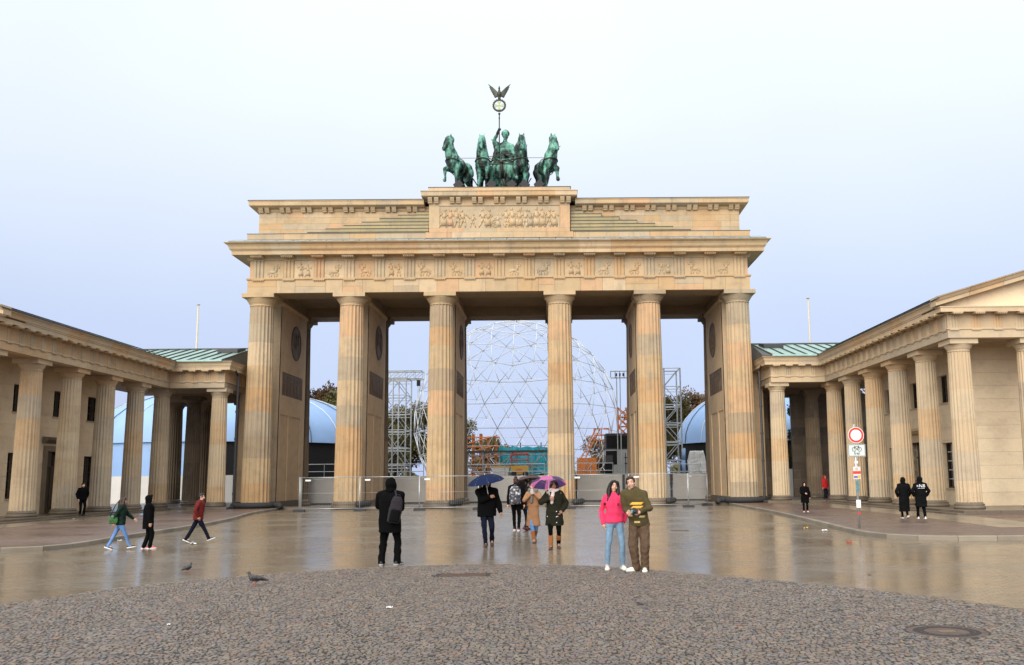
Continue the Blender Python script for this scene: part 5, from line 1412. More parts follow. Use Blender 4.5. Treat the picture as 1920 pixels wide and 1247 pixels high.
def person(loc, rz, H, label, *, sw=.185, lean=(0, 0), feet=((-.1, 0, 0, 0, 0), (.1, 0, 0, 0, 0)), hands=(None, None), poles=((-1, .9, -.2), (1, .9, -.2)), head=(0, 0, 0),
           skin=None, top=None, legs=None, shoes=SHB, sole=None, hair=None, hood=None, scarf=None, boots=None, grip=(False, False), vox=.014, smile=False, group=None, arm=1.0):
    SEED[0] += 1; sd_ = SEED[0]; skin = skin or SKIN
    s = H / 1.75
    t = thing('person', label, 'person', loc, rz, group)
    def P(x, y, z):
        q = max(0, z - .92); return Vector(((x + lean[0] * q) * s, (y + lean[1] * q) * s, z * s))
    # skeleton
    hips = [P(-.085, 0, .92), P(.085, 0, .92)]; sh = [P(-sw, .0, 1.42), P(sw, .0, 1.42)]
    ank, kne, elb, wri, hnd = [], [], [], [], []
    for i in (0, 1):
        fx, fy, lift, yaw, pit = feet[i]
        a_ = Vector((fx * s, fy * s, (.085 + lift) * s)); k_, a_ = ik(hips[i], a_, .44 * s, .42 * s, (math.sin(yaw) * .5 + (.12 if i else -.12), -1, 0))
        ank.append(a_); kne.append(k_)
        h_ = hands[i] or ((-.27 if i == 0 else .27), -.04, .86)
        h_ = Vector(h_) * s
        e_, w_ = ik(sh[i], h_, .295 * s * arm, .265 * s * arm, poles[i])
        elb.append(e_); wri.append(w_); hnd.append(w_ + (w_ - e_).normalized() * .05 * s)
    # body
    b = MB()
    b.ball(P(0, .01, .95), .155 * s, .115 * s, .13 * s).ball(P(0, 0, 1.12), .135 * s, .10 * s, .16 * s).ball(P(0, 0, 1.30), .165 * s, .115 * s, .16 * s)
    b.limb([sh[0], P(0, 0, 1.45), sh[1]], [.042 * s, .055 * s, .042 * s])
    hc = P(0, -.015, 1.635)
    b.limb([P(0, .01, 1.43), hc - Vector((0, -.01 * s, .10 * s))], [.058 * s, .052 * s])
    for i in (0, 1):
        b.limb([hips[i], kne[i], ank[i]], [.075 * s, .045 * s, .032 * s]); fx, fy, lift, yaw, pit = feet[i]
        b.limb([ank[i], ank[i] + Vector((math.sin(yaw) * .10, -math.cos(yaw) * .10, -.045)) * s], [.038 * s, .03 * s])
        b.limb([sh[i], elb[i], wri[i], hnd[i]], [.04 * s, .036 * s, .027 * s, .036 * s])
    hm = Matrix.Translation(hc) @ Matrix.Rotation(head[0], 4, 'Z') @ Matrix.Rotation(head[1], 4, 'Y') @ Matrix.Rotation(head[2], 4, 'X') @ Matrix.Scale(s, 4)
    f = MB(M=hm)
    f.ball((0, .015, .032), .074, .093, .083).ball((0, -.028, -.04), .057, .062, .07).ball((0, -.062, -.092), .026, .022, .02).ball((0, .0, -.05), .06, .07, .06)
    f.tube((0, -.082, .012), (0, -.108, -.03), .010, .017, 8).ball((0, -.106, -.032), .016)
    for i in (-1, 1): f.ball((i * .076, .012, -.012), .012, .022, .032); f.ball((i * .035, -.068, -.032), .024)
    b.add(f.v, f.f)
    bm_ = remesh(b, min(vox, .012), 1, 0, name='body')
    ft = MB(M=hm)
    for i in (-1, 1):
        ft.ball((i * .031, -.0835, .004), .014, .008, .0075, 8, 6, 0); ft.ball((i * .031, -.0895, .004), .0065, .004, .0068, 8, 6, 1)
        ft.limb([(i * .014, -.091, .024), (i * .034, -.090, .029), (i * .052, -.080, .023)], [.0035, .0045, .003], 5, 2)
    ft.limb([(-.025, -.084, -.060), (0, -.094, -.064 - (.004 if smile else 0)), (.025, -.084, -.060)], [.005, .0085, .005], 6, 3)
    if smile: ft.limb([(-.017, -.091, -.0605), (0, -.0985, -.0625), (.017, -.091, -.0605)], [.003, .0045, .003], 6, 4)
    fg = MB()
    for i in (0, 1):
        d = (wri[i] - elb[i]).normalized(); up_ = Vector((0, 0, 1)) - d * d.z
        nrm = Vector((1 if i == 0 else -1, 0, 0)); nrm = (nrm - d * nrm.dot(d)).normalized(); sd2 = d.cross(nrm)
        if sd2.y > 0: sd2 = -sd2
        for k in range(4):
            L = (.075, .085, .08, .062)[k] * s; o = hnd[i] + sd2 * ((1.5 - k) * .019 * s) + d * .018 * s
            c = .9 if grip[i] else .35
            m1 = o + (d * math.cos(c * .6) + nrm * math.sin(c * .6)) * L * .5; m2 = m1 + (d * math.cos(c * 1.7) + nrm * math.sin(c * 1.7)) * L * .5
            fg.limb([o, m1, m2], [.0105 * s, .0095 * s, .0078 * s], 6)
        o = hnd[i] + sd2 * .03 * s - d * .02 * s
        fg.limb([o, o + (sd2 * .7 + d * .6 + nrm * .3).normalized() * .035 * s, o + (sd2 * .25 + d * .9 + nrm * .5).normalized() * .062 * s], [.013 * s, .011 * s, .009 * s], 6)
    link('body', joined([(bm_, skin), (fg, skin), (ft, [EYEW, EYED, HAIRB, LIP, TEETH])], 'body'), t)
    # trousers
    if legs:
        lm, lr, lz = legs.get('mat'), legs.get('r', 1.0), legs.get('end', 0)
        q = MB(); q.ball(P(0, .012, .945), .172 * s, .13 * s, .13 * s)
        for i in (0, 1):
            e_ = ank[i] + (kne[i] - ank[i]) * lz - Vector((0, 0, .02 * s * (lz == 0)))
            mid = kne[i].lerp(e_, .45)
            q.limb([hips[i] + Vector((0, 0, .0)), hips[i].lerp(kne[i], .5), kne[i], mid, e_], [.098 * s * (1 + (lr - 1) * .35), .082 * s * (1 + (lr - 1) * .6), .063 * s * lr, .058 * s * lr, (.05 if lr < 1.05 else .056) * s * lr])
        me = remesh(q, vox, 1, legs.get('wr', .006), 12, sd_, 'trousers'); me.materials.append(lm); link('trousers', me, t)
    # shoes
    for i in (0, 1):
        fx, fy, lift, yaw, pit = feet[i]
        T = Matrix.Translation(ank[i]) @ Matrix.Rotation(yaw, 4, 'Z') @ Matrix.Rotation(pit, 4, 'X') @ Matrix.Scale(s, 4) @ Matrix.Translation((0, 0, -.085))
        q = MB(M=T); q.ball((0, .03, .055), .042, .055, .05).ball((0, -.08, .045), .043, .10, .038).ball((0, -.14, .038), .045, .065, .032).ball((0, 0, .085), .042, .05, .035)
        me = remesh(q, .011, 1, 0, name='shoe')
        so = MB(M=T); so.loft([[(x_ * k_, y_ - .045, z_) for x_, y_ in ((-.04, .13), (.04, .13), (.046, .03), (.054, -.09), (.035, -.165), (-.035, -.165), (-.054, -.09), (-.046, .03))] for z_, k_ in ((0.0, .96), (.022, 1.0), (.034, .97))])
        link('shoe', joined([(me, shoes), (so, sole or shoes)], 'shoe'), t)
    if boots:
        for i in (0, 1):
            q = MB(); e_ = ank[i].lerp(kne[i], .62); q.limb([e_, ank[i].lerp(e_, .5), ank[i]], [.066 * s, .062 * s, .054 * s])
            me = remesh(q, .012, 1, .004, 14, sd_ + i, 'boot_shaft'); me.materials.append(boots); link('boot_shaft', me, t)
    # upper garment
    tm = None
    if top:
        hem, rx, ry, fl, sl = top['hem'], top.get('rx', .2), top.get('ry', .14), top.get('flare', 1.0), top.get('sleeve', .062)
        q = MB(); zs_ = [hem, hem + .03, (hem + 1.05) / 2, 1.06, 1.2, 1.32, 1.41, 1.46, 1.50]
        wx = top.get('waist', .94)
        rxs = [rx * fl, rx * fl, rx * (fl + wx) / 2, rx * wx, rx * .97, rx, rx * .97, rx * .72, .085]
        rys = [ry * fl * .98, ry * fl, ry * (fl + 1) / 2, ry * .97, ry, ry * 1.02, ry * .9, ry * .75, .085]
        rings = []
        for z, a_, c_ in zip(zs_, rxs, rys):
            o = P(0, 0, z); rings.append(ell(o.x, o.y, o.z, a_ * s, c_ * s))
        q.loft(rings)
        for i in (0, 1):
            cuff = elb[i].lerp(wri[i], top.get('cuff', .93))
            q.limb([sh[i], sh[i].lerp(elb[i], .5), elb[i], elb[i].lerp(cuff, .5), cuff], [sl * 1.12 * s, sl * 1.05 * s, sl * s, sl * .92 * s, sl * .74 * s])
        q.limb([sh[0], P(0, .005, 1.47), sh[1]], [sl * 1.18 * s, .088 * s, sl * 1.18 * s])
        if top.get('collar'): q.limb([P(-.06, .03, 1.50), P(0, .07, 1.52), P(.06, .03, 1.50)], [.05 * s] * 3); q.limb([P(-.07, -.02, 1.47), P(0, -.075, 1.45), P(.07, -.02, 1.47)], [.035 * s] * 3)
        if top.get('hood_down'): q.limb([P(-.10, .02, 1.50), P(-.06, .10, 1.51), P(0, .13, 1.49), P(.06, .10, 1.51), P(.10, .02, 1.50), P(.06, -.06, 1.46), P(0, -.09, 1.43), P(-.06, -.06, 1.46), P(-.10, .02, 1.50)], [.042 * s, .05 * s, .06 * s, .05 * s, .042 * s, .035 * s, .032 * s, .035 * s, .042 * s])
        if top.get('band'):
            o = P(0, 0, hem + .02); q.loft([ell(o.x, o.y, o.z - .035 * s, rx * fl * .93 * s, ry * fl * .93 * s), ell(o.x, o.y, o.z + .02 * s, rx * fl * .95 * s, ry * fl * .95 * s)])
        tm = remesh(q, vox, 1, top.get('wr', .009), top.get('ws', 9), sd_ * 3, 'jacket')
        tm.materials.append(top['mat']); link(top.get('name', 'jacket'), tm, t)
    if hood:
        q = MB(M=hm); q.ball((0, .045, .025), .108, .108, .128).ball((0, .05, -.10), .10, .09, .09)
        q.limb([(-.075, -.03, -.10), (-.088, -.045, .0), (-.06, -.05, .10), (0, -.055, .135), (.06, -.05, .10), (.088, -.045, .0), (.075, -.03, -.10)], [.03, .027, .027, .03, .027, .027, .03])
        me = remesh(q, .012, 1, .005, 16, sd_, 'hood'); me.materials.append(hood); link('hood', me, t)
    if hair:
        hmat, kind = hair
        q = MB(M=hm)
        q.ball((0, .028, .045), .083, .096, .084); q.ball((0, .055, -.01), .078, .07, .085)
        if kind == 'short':
            q.ball((0, -.03, .088), .066, .055, .032)
            for i in (-1, 1): q.ball((i * .074, -.005, .02), .014, .03, .04)
        if kind in ('long', 'mid'):
            L = .36 if kind == 'long' else .22
            for i in (-1, 1):
                q.limb([(0, -.055, .105), (i * .055, -.058, .075), (i * .080, -.03, .0), (i * .088, -.02, -.10), (i * .085, -.035, -.10 - L * .55)], [.026, .036, .040, .050, .036], 8)
                q.limb([(i * .05, .05, .02), (i * .085, .05, -.12), (i * .09, .03, -.10 - L * .6)], [.06, .055, .035], 8)
            q.limb([(0, .07, 0), (0, .10, -.16), (0, .11, -.10 - L * .7)], [.07, .075, .04], 8)
        if kind == 'bun': q.ball((0, .05, .13), .055)
        me = remesh(q, .010, 1, .006, 28, sd_, 'hair'); me.materials.append(hmat); link('hair', me, t)
    if scarf:
        q = MB(); 
        for k in range(2):
            pp = [P(.115 * math.cos(a_), .02 + .11 * math.sin(a_), 1.475 + .045 * k + .018 * math.sin(a_ * 2 + k)) for a_ in [2 * PI * j / 14 for j in range(15)]]
            q.limb(pp, [.048 * s] * 15, 8)
        q.limb([P(-.02, -.12, 1.47), P(-.05, -.16, 1.33), P(-.06, -.17, 1.20)], [.05 * s, .05 * s, .045 * s], 8)
        me = remesh(q, .012, 1, .006, 22, sd_, 'scarf'); me.materials.append(scarf); link('scarf', me, t)
    return t, tm, s

def umbrella(loc, rot, Rr, label, cols, ring=None, n=8, shaft=.62, shmat=None, depth=.26):
    u = thing('umbrella', label, 'umbrella', loc); u.rotation_euler = rot
    for k in range(n):
        a0, a1 = 2 * PI * k / n, 2 * PI * (k + 1) / n
        def pt(t, q):
            a = a0 + (a1 - a0) * q; sag = math.sin(PI * q)
            r = Rr * math.sin(t * 1.15) / math.sin(1.15) * (1 - .045 * sag * t)
            return (r * math.cos(a), r * math.sin(a), shaft - depth * (1 - math.cos(t * 1.15)) / (1 - math.cos(1.15)) - .02 * sag * t * (1 - t) * 4)
        def band(t0, t1, mt):
            rings = [[pt(t0 + (t1 - t0) * i / 5, j / 4) for j in range(5)] for i in range(6)]
            return MB().loft(rings, caps=False, closed=False).build('canopy_panel', mt, u, True)
        if ring: band(0.02, .36, ring); band(.362, 1, cols[k % len(cols)])
        else: band(0.02, 1, cols[k % len(cols)])
        MB().path([Vector(pt(i / 6, 0)) - Vector((0, 0, .006)) for i in range(1, 7)], .004, 4).build('rib', M['steel'], u)
        MB().tube((0, 0, shaft - depth - .02), Vector(pt(.55, 0)), .003, n=4).build('stretcher', M['steel'], u)
    MB().tube((0, 0, -.04), (0, 0, shaft + .035), .007, n=8).build('shaft', shmat or M['white'], u)
    MB().tube((0, 0, -.12), (0, 0, .0), .014, .012, 8).build('handle', M['rubber'], u)
    return u
def backpack(loc, rot, sx_, sy_, sz_, mat, label, side_mat=None):
    k = thing('backpack', label, 'backpack', loc); k.rotation_euler = rot
    q = MB(); q.loft([ell(0, 0, z * sz_, a * sx_ / 2, b * sy_ / 2, 20, 3) for z, a, b in ((-.5, .85, .8), (-.45, 1, 1), (.1, 1, 1), (.32, .9, .9), (.45, .62, .7), (.5, .3, .4))])
    me = remesh(q, .012, 2, .006, 14, 4, 'main_bag'); me.materials.append(mat); link('main_bag', me, k)
    q = MB(); q.loft([ell(0, -sy_ * .45, z * sz_, a * sx_ / 2, b * sy_ * .22, 16, 3) for z, a, b in ((-.44, .66, .7), (-.40, .76, 1), (-.02, .74, 1), (.02, .6, .7))])
    me = remesh(q, .012, 2, .004, 14, 5, 'pocket'); me.materials.append(side_mat or mat); link('pocket', me, k)
    MB().path([(-.05, -sy_ * .1, sz_ * .47), (-.03, -sy_ * .1, sz_ * .56), (.03, -sy_ * .1, sz_ * .56), (.05, -sy_ * .1, sz_ * .47)], .010, 6).build('handle', mat, k)
    for i in (-1, 1): MB().path([(i * sx_ * .28, sy_ * .45, -sz_ * .40), (i * sx_ * .36, sy_ * .62, -.05), (i * sx_ * .33, sy_ * .75, sz_ * .30), (i * sx_ * .25, sy_ * .50, sz_ * .46)], .018, 6).build('strap', mat, k)
    return k

# the couple in front
p7, t7, s7 = person((4.53, -40.67, ZG), 0.06, 1.69, 'woman in a hot pink hoodie and light blue jeans with long dark hair', sw=.165, feet=((-.155, .02, 0, -.12, 0), (.15, 0, 0, .12, 0)),
    hands=((-.215, .02, .90), (.19, .06, .93)), poles=((-.6, .9, 0), (1, .9, 0)), head=(.05, .12, -.04), top=dict(mat=PINK, hem=.93, rx=.180, ry=.135, sleeve=.055, hood_down=True, band=True, wr=.011, name='hoodie', cuff=.97, waist=1.0), legs=dict(mat=JEAN, r=.92, wr=.007),
    shoes=SHW, hair=(HAIRB, 'long'), smile=True, vox=.011)
for xx, zz_ in ((-.185, 1.24), (.06, 1.23)):
    q = drape(grid_patch(xx - .02, xx + .02, zz_ - .025, zz_ + .025, -.4), t7, 0, (0, 1, 0)); q.build('patch', cloth('dark_red_patch', (.12, .01, .02)), p7)
q = MB(); q.path([(-.05, -.16, 1.38), (-.04, -.175, 1.25), (-.045, -.17, 1.20)], .004, 5); q.path([(.05, -.16, 1.38), (.055, -.175, 1.26), (.05, -.17, 1.19)], .004, 5); q.build('drawstring', PINK, p7)
p8, t8, s8 = person((4.97, -41.1, ZG), -.12, 1.76, 'man in an olive hoodie with yellow print, brown cargo trousers and white shoes', sw=.192, lean=(-.20, -.05), feet=((-.075, .05, 0, -1.05, 0), (.085, 0, 0, .02, 0)),
    hands=((-.20, -.30, 1.09), (.03, -.32, 1.10)), poles=((.1, .4, -1), (1, .5, -.6)), head=(-.10, -.24, .02), grip=(True, True), top=dict(mat=OLIVE, hem=.84, rx=.198, ry=.145, sleeve=.062, hood_down=True, band=True, wr=.012, name='hoodie'), legs=dict(mat=BROWN, r=1.40, wr=.010),
    shoes=SHW, hair=(HAIRS, 'short'), smile=True, vox=.011)
YP = plain('yellow_print', (.78, .42, .06), .7, 0, .1); YP2 = plain('cream_print', (.66, .50, .22), .7, 0, .1)
for x0, x1, z0, z1, sk, mt in ((-.17, .05, 1.24, 1.285, .05, YP), (-.15, .04, 1.17, 1.215, .05, YP), (-.09, .02, .90, .935, 0, YP2), (.0, .10, 1.0, 1.035, .02, YP2), (-.20, -.12, 1.02, 1.05, 0, YP2)):
    drape(grid_patch(x0, x1, z0, z1, -.5, 10, 4, sk), t8, 0, (0, 1, 0)).build('print', mt, p8)
MB().loft([ell(-.085 - .10, -.02, z, .09, .075) for z in (.0,)] * 2) if False else None
cm_ = thing('camera', 'small black camera held in the hands of the man in the olive hoodie', 'camera', (4.97 - .12, -41.1 - .36, ZG + 1.12), -.1)
MB().box(-.07, .07, -.03, .03, -.045, .045).box(-.03, .03, -.028, .02, .046, .066).build('body', M['rubber'], cm_); MB().tube((0, -.03, 0), (0, -.085, 0), .034, .03, 14).build('lens', M['steel_dark'], cm_, True); MB().box(-.065, -.02, -.032, -.0305, -.02, .03).build('screen', plain('screen_blue', (.10, .28, .40), .2), cm_)
# person seen from behind with a grey backpack on one shoulder
p1, t1, s1 = person((-.05, -39.19, ZG), PI - .08, 1.76, 'person in a long black hooded coat seen from behind, standing on the cobble edge', sw=.215, feet=((-.165, 0, 0, -.25, 0), (.165, .02, 0, .25, 0)), hands=((-.13, -.30, 1.36), (.12, -.30, 1.36)), poles=((-.1, .3, -1), (.7, .2, -.8)), top=dict(mat=BLK, hem=.66, rx=.235, ry=.17, sleeve=.076, wr=.010, name='coat', flare=1.0), legs=dict(mat=BLK, r=1.28, wr=.010), shoes=SHB, sole=plain('pale_sole', (.35, .35, .35), .6), hood=BLK)
q = MB(); q.limb([(-.02 - .05, -39.19 + .03, ZG + 1.62), (-.05 - .10, -39.19, ZG + 1.50), (-.05 - .17, -39.22, ZG + 1.43)], [.08, .07, .03], 8)
bp = backpack((.105, -39.45, ZG + 1.14), (.08, .18, .25), .27, .20, .55, GREYBAG, 'grey backpack slung on the right shoulder of the person in the black coat', BLK2)
MB().path([(-.03, .05, .24), (-.06, .14, .36), (-.07, .3, .36)], .02, 6).build('strap', GREYBAG, bp)
# man under the navy umbrella
person((1.60, -34.2, ZG), .04, 1.75, 'man in a black jacket and dark jeans walking under a navy umbrella', sw=.205, feet=((-.02, -.12, 0, -.05, 0), (.13, .22, .06, .05, .35)), hands=((.09, -.27, 1.29), (.37, -.02, .86)), poles=((-1, .2, -.6), (1, .6, 0)), grip=(True, False), head=(.25, 0, .05), skin=SKIN_T,
       top=dict(mat=BLK, hem=.78, rx=.25, ry=.17, sleeve=.085, wr=.012, collar=True), legs=dict(mat=NAVY, r=1.12, wr=.008), shoes=SHBR, hood=BLK)
umbrella((1.65, -34.46, ZG + 1.37), (.10, -.20, .2), .49, 'navy blue umbrella tilted over the man in the black jacket', [plain('navy_umbrella_cloth', (.008, .015, .05), .85, 0, .1, 14, .1)], shaft=.50, depth=.20)
# woman in the parka with the pink and purple umbrella
p6, t6, s6 = person((3.37, -35.4, ZG), -.02, 1.68, 'woman in a dark olive parka with cream scarf and tan boots', sw=.17, feet=((-.09, -.10, 0, -.05, 0), (.10, .20, .05, .08, .35)), hands=((-.12, -.24, 1.30), (.20, -.10, .98)), poles=((-1, .1, -.7), (1, .8, 0)), grip=(True, False), skin=SKIN_T,
    top=dict(mat=PARKA, hem=.60, rx=.23, ry=.17, sleeve=.078, wr=.012, name='parka', flare=1.05, waist=.9), legs=dict(mat=BLK, r=1.0), shoes=SHBR, boots=BOOT, hair=(HAIRB, 'mid'), scarf=SCARF)
q = MB(); q.limb([Vector((.17 * math.cos(a), .02 + .15 * math.sin(a), 1.37 - .03 * math.sin(a))) for a in [-.5 + (PI + 1.0) * k / 10 for k in range(11)]], [.055] * 11, 8)
me = remesh(q, .012, 1, .012, 40, 9, 'fur_trim'); me.materials.append(FUR); link('fur_trim', me, p6)
for z in (.66, .80, .93): MB().ball((.06, -.19, z), .013).build('button', M['white'], p6)
for x in (-.13, .13): drape(grid_patch(x - .06, x + .06, .66, .80, -.5), t6, 0, (0, 1, 0), .010).build('pocket', PARKA, p6); MB().ball((x - .04, -.185, .81), .011).build('button', M['white'], p6)
def thin_cloth(name, col, t=.55):
    m, n, l, b = newmat(name, .5, 0, .3)
    b.inputs['Base Color'].default_value = (*col, 1)
    tr = n.new('ShaderNodeBsdfTranslucent'); tr.inputs['Color'].default_value = (*col, 1)
    mxs = n.new('ShaderNodeMixShader'); mxs.inputs[0].default_value = t
    l.new(b.outputs[0], mxs.inputs[1]); l.new(tr.outputs[0], mxs.inputs[2]); l.new(mxs.outputs[0], n['Material Output'].inputs['Surface'])
    return m
PU = thin_cloth('purple_umbrella_cloth', (.12, .075, .20)); PK = thin_cloth('pink_umbrella_cloth', (.80, .20, .48)); LI = thin_cloth('lilac_umbrella_cloth', (.66, .42, .62))
umbrella((3.25, -35.66, ZG + 1.33), (-.30, .03, .25), .45, 'pink and purple panelled umbrella tilted back behind the woman in the parka', [PU, PK, PU, PK], LI, 8, .48, depth=.20)
# woman in the camel coat
p5, t5, s5 = person((2.79, -33.0, ZG), .05, 1.64, 'woman in a belted camel coat with blue jeans and tan boots, hands at her face', sw=.165, feet=((.02, -.06, 0, 0, 0), (.05, .26, .08, .05, .5)), hands=((-.07, -.20, 1.40), (.02, -.21, 1.44)), poles=((-1, .1, -.8), (1, .1, -.8)), grip=(True, True),
    top=dict(mat=CAMEL, hem=.49, rx=.195, ry=.145, sleeve=.058, wr=.008, name='coat', flare=1.10, waist=.80, collar=True), legs=dict(mat=JEAN2, r=1.0), shoes=BOOT, sole=SHB, boots=BOOT, hair=(HAIRR, 'bun'), scarf=GSCARF)
MB().loft([ell(0, 0, z, .172, .15) for z in (1.0, 1.05)]).build('belt', CAMEL, p5)
ph = thing('phone', 'small pale phone held up by the woman in the camel coat', 'phone', (2.76, -33.24, ZG + 1.40)); MB().box(-.035, .035, -.005, .005, -.07, .07).build('case', M['grey'], ph)
# pair walking away
person((2.06, -26.9, ZG), PI - .1, 1.78, 'person in black walking away with a black and white patterned backpack', sw=.19, feet=((-.10, .05, 0, 0, 0), (.06, -.12, 0, 0, 0)), top=dict(mat=BLK2, hem=.86, rx=.215, ry=.15, sleeve=.068), legs=dict(mat=BLK, r=1.0), shoes=SHM, sole=M['white'], hair=(HAIRR, 'bun'))
backpack((2.05, -27.14, ZG + 1.20), (.02, 0, .05), .40, .24, .62, PATT, 'black and white patterned backpack on the back of the person walking away')
person((2.42, -26.7, ZG), PI - .6, 1.68, 'person in a dark grey coat stepping away beside the patterned backpack', sw=.18, lean=(.05, -.05), feet=((-.1, .24, .04, 0, .3), (.12, -.2, 0, 0, 0)), hands=((-.10, -.28, 1.32), None), grip=(True, False), top=dict(mat=CHAR, hem=.72, rx=.21, ry=.15, sleeve=.068), legs=dict(mat=CHAR, r=1.0), shoes=SHM, hair=(HAIRB, 'short'))
umbrella((2.52, -26.60, ZG + 1.42), (-.30, -.12, .1), .56, 'black umbrella with a maroon rim, held left of the pink and purple umbrella', [plain('dark_maroon_umbrella_cloth', (.035, .008, .012), .45, 0, .1)], plain('black_umbrella_cloth', (.010, .008, .010), .5), 8, .42, depth=.22)
# walkers on the left
p9, t9, s9 = person((-8.17, -33.7, ZG), PI / 2 + .25, 1.36, 'girl with long auburn hair, dark green jacket and blue jeans walking right', sw=.165, lean=(0, -.06), feet=((.04, -.34, 0, 0, -.15), (-.02, .36, .03, 0, .35)), hands=((-.22, .15, .92), (.24, -.38, 1.02)), top=dict(mat=GREEN, hem=.84, rx=.20, ry=.15, sleeve=.07), legs=dict(mat=JEAN2, r=1.0), shoes=SHB, sole=M['white'], hair=(HAIRR, 'long'))
b9 = thing('shoulder_bag', 'bright green patterned bag at the hip of the girl with auburn hair', 'bag', (-8.26, -33.9, ZG + .78)); q = MB(); q.loft([ell(0, 0, z, a, b_, 16, 3) for z, a, b_ in ((-.09, .10, .04), (-.07, .115, .055), (.06, .11, .05), (.09, .09, .03))]); me = remesh(q, .01, 1, .005, 18, 3, 'pouch'); me.materials.append(cloth('green_pattern', (.04, .11, .035), .7, .7, 26)); link('pouch', me, b9); MB().path([(-.1, .0, .07), (-.02, .1, .38), (.06, .16, .52)], .012, 5).build('strap', GREEN, b9)
person((-7.54, -33.45, ZG), PI / 2 + .45, 1.40, 'figure all in black with hood up and red trainers on the left', sw=.18, feet=((-.08, -.08, 0, 0, 0), (.05, .10, 0, 0, 0)), top=dict(mat=BLK, hem=.66, rx=.215, ry=.17, sleeve=.078), legs=dict(mat=BLK, r=1.2), shoes=SHR, sole=M['white'], hood=BLK)
person((-7.03, -31.3, ZG), PI / 2 + .12, 1.42, 'man in a dark red quilted jacket striding right past the left kerb', sw=.19, lean=(0, -.12), feet=((.05, -.42, .02, 0, -.35), (-.04, .40, .03, 0, .4)), hands=((-.22, -.05, .92), (.22, -.02, .92)), top=dict(mat=RUST, hem=.82, rx=.215, ry=.17, sleeve=.075, wr=.012), legs=dict(mat=NAVY, r=1.15), shoes=SHB, sole=M['white'], hair=(HAIRB, 'short'), head=(0, 0, .25))
person((-19.85, -12.6, .03), .9, 1.60, 'bald man in dark clothes standing before the left columns', sw=.19, feet=((-.1, 0, 0, -.1, 0), (.1, 0, 0, .1, 0)), hands=((-.24, -.03, .9), (.26, .1, .95)), top=dict(mat=BLK, hem=.82, rx=.22, ry=.16, sleeve=.075), legs=dict(mat=BLK, r=1.15), shoes=SHB, hair=(HAIRS, 'short'))
# figures on the right
person((14.69, -16.8, ZS), -.12, 1.31, 'woman all in black with head scarf and pink trainers by the right colonnade', sw=.18, feet=((-.10, -.14, 0, -.15, 0), (.13, .10, 0, .1, 0)), hands=((-.02, -.25, 1.10), (.30, 0, .88)), top=dict(mat=BLK, hem=.55, rx=.225, ry=.17, sleeve=.08, flare=1.1), legs=dict(mat=BLK, r=1.1), shoes=SHP, sole=M['white'], hood=BLK)
person((20.75, .7, .115), .5, 1.46, 'child in a bright red hooded jacket beside the inner right column', sw=.18, feet=((-.1, 0, 0, 0, 0), (.1, 0, 0, 0, 0)), top=dict(mat=REDC, hem=.78, rx=.22, ry=.17, sleeve=.078), legs=dict(mat=NAVY, r=1.1), shoes=SHB, hood=REDC)
person((16.47, -24.0, ZS), PI - .05, 1.50, 'person in an ankle-length black padded coat walking away on the right', sw=.19, feet=((-.06, .18, .05, 0, .45), (.06, -.15, 0, 0, 0)), top=dict(mat=BLK2, hem=.30, rx=.215, ry=.165, sleeve=.070, wr=.010, ws=14, name='coat', waist=.97), legs=dict(mat=BLK, r=1.0), shoes=SHB, sole=M['white'], hood=BLK2, hands=((-.24, -.12, .95), (.24, -.12, .95)))
p16, t16, s16 = person((16.88, -24.57, ZS), PI - .12, 1.52, 'person in a black padded coat with a white logo on the back', sw=.20, feet=((-.10, .12, 0, 0, .1), (.13, -.10, 0, 0, 0)), top=dict(mat=BLK2, hem=.50, rx=.23, ry=.175, sleeve=.074, wr=.010, ws=14, name='coat', waist=.98), legs=dict(mat=BLK, r=1.15), shoes=SHW, hood=BLK2, hands=((-.26, -.10, .95), (.26, -.10, .95)))
def text_mb(txt, size, shear=0.0, ext=0.0):
    cu = bpy.data.curves.new('lettering', 'FONT'); cu.body = txt; cu.size = size; cu.align_x = 'CENTER'; cu.align_y = 'CENTER'; cu.shear = shear; cu.extrude = ext; cu.resolution_u = 3
    ob = link('lettering', cu); dg = bpy.context.evaluated_depsgraph_get(); me = bpy.data.meshes.new_from_object(ob.evaluated_get(dg), depsgraph=dg)
    v = [tuple(x.co) for x in me.vertices]; f = [tuple(p.vertices) for p in me.polygons]
    bpy.data.objects.remove(ob); bpy.data.curves.remove(cu); bpy.data.meshes.remove(me)
    return v, f
lg = MB()
v, f = text_mb('NB', .155, .25); lg.add([(-x * 1.15 - 0.02, .5, 1.20 + y) for x, y, z in v], f)
v, f = text_mb('new balance', .05); lg.add([(-x, .5, 1.12 + y) for x, y, z in v], f)
for k in range(3): lg.add([(.15, .5, 1.175 + .022 * k), (.105, .5, 1.175 + .022 * k), (.105, .5, 1.184 + .022 * k), (.15, .5, 1.184 + .022 * k)], [(0, 1, 2, 3)])
drape(lg, t16, 0, (0, -1, 0), .008).build('logo', M['white'], p16)

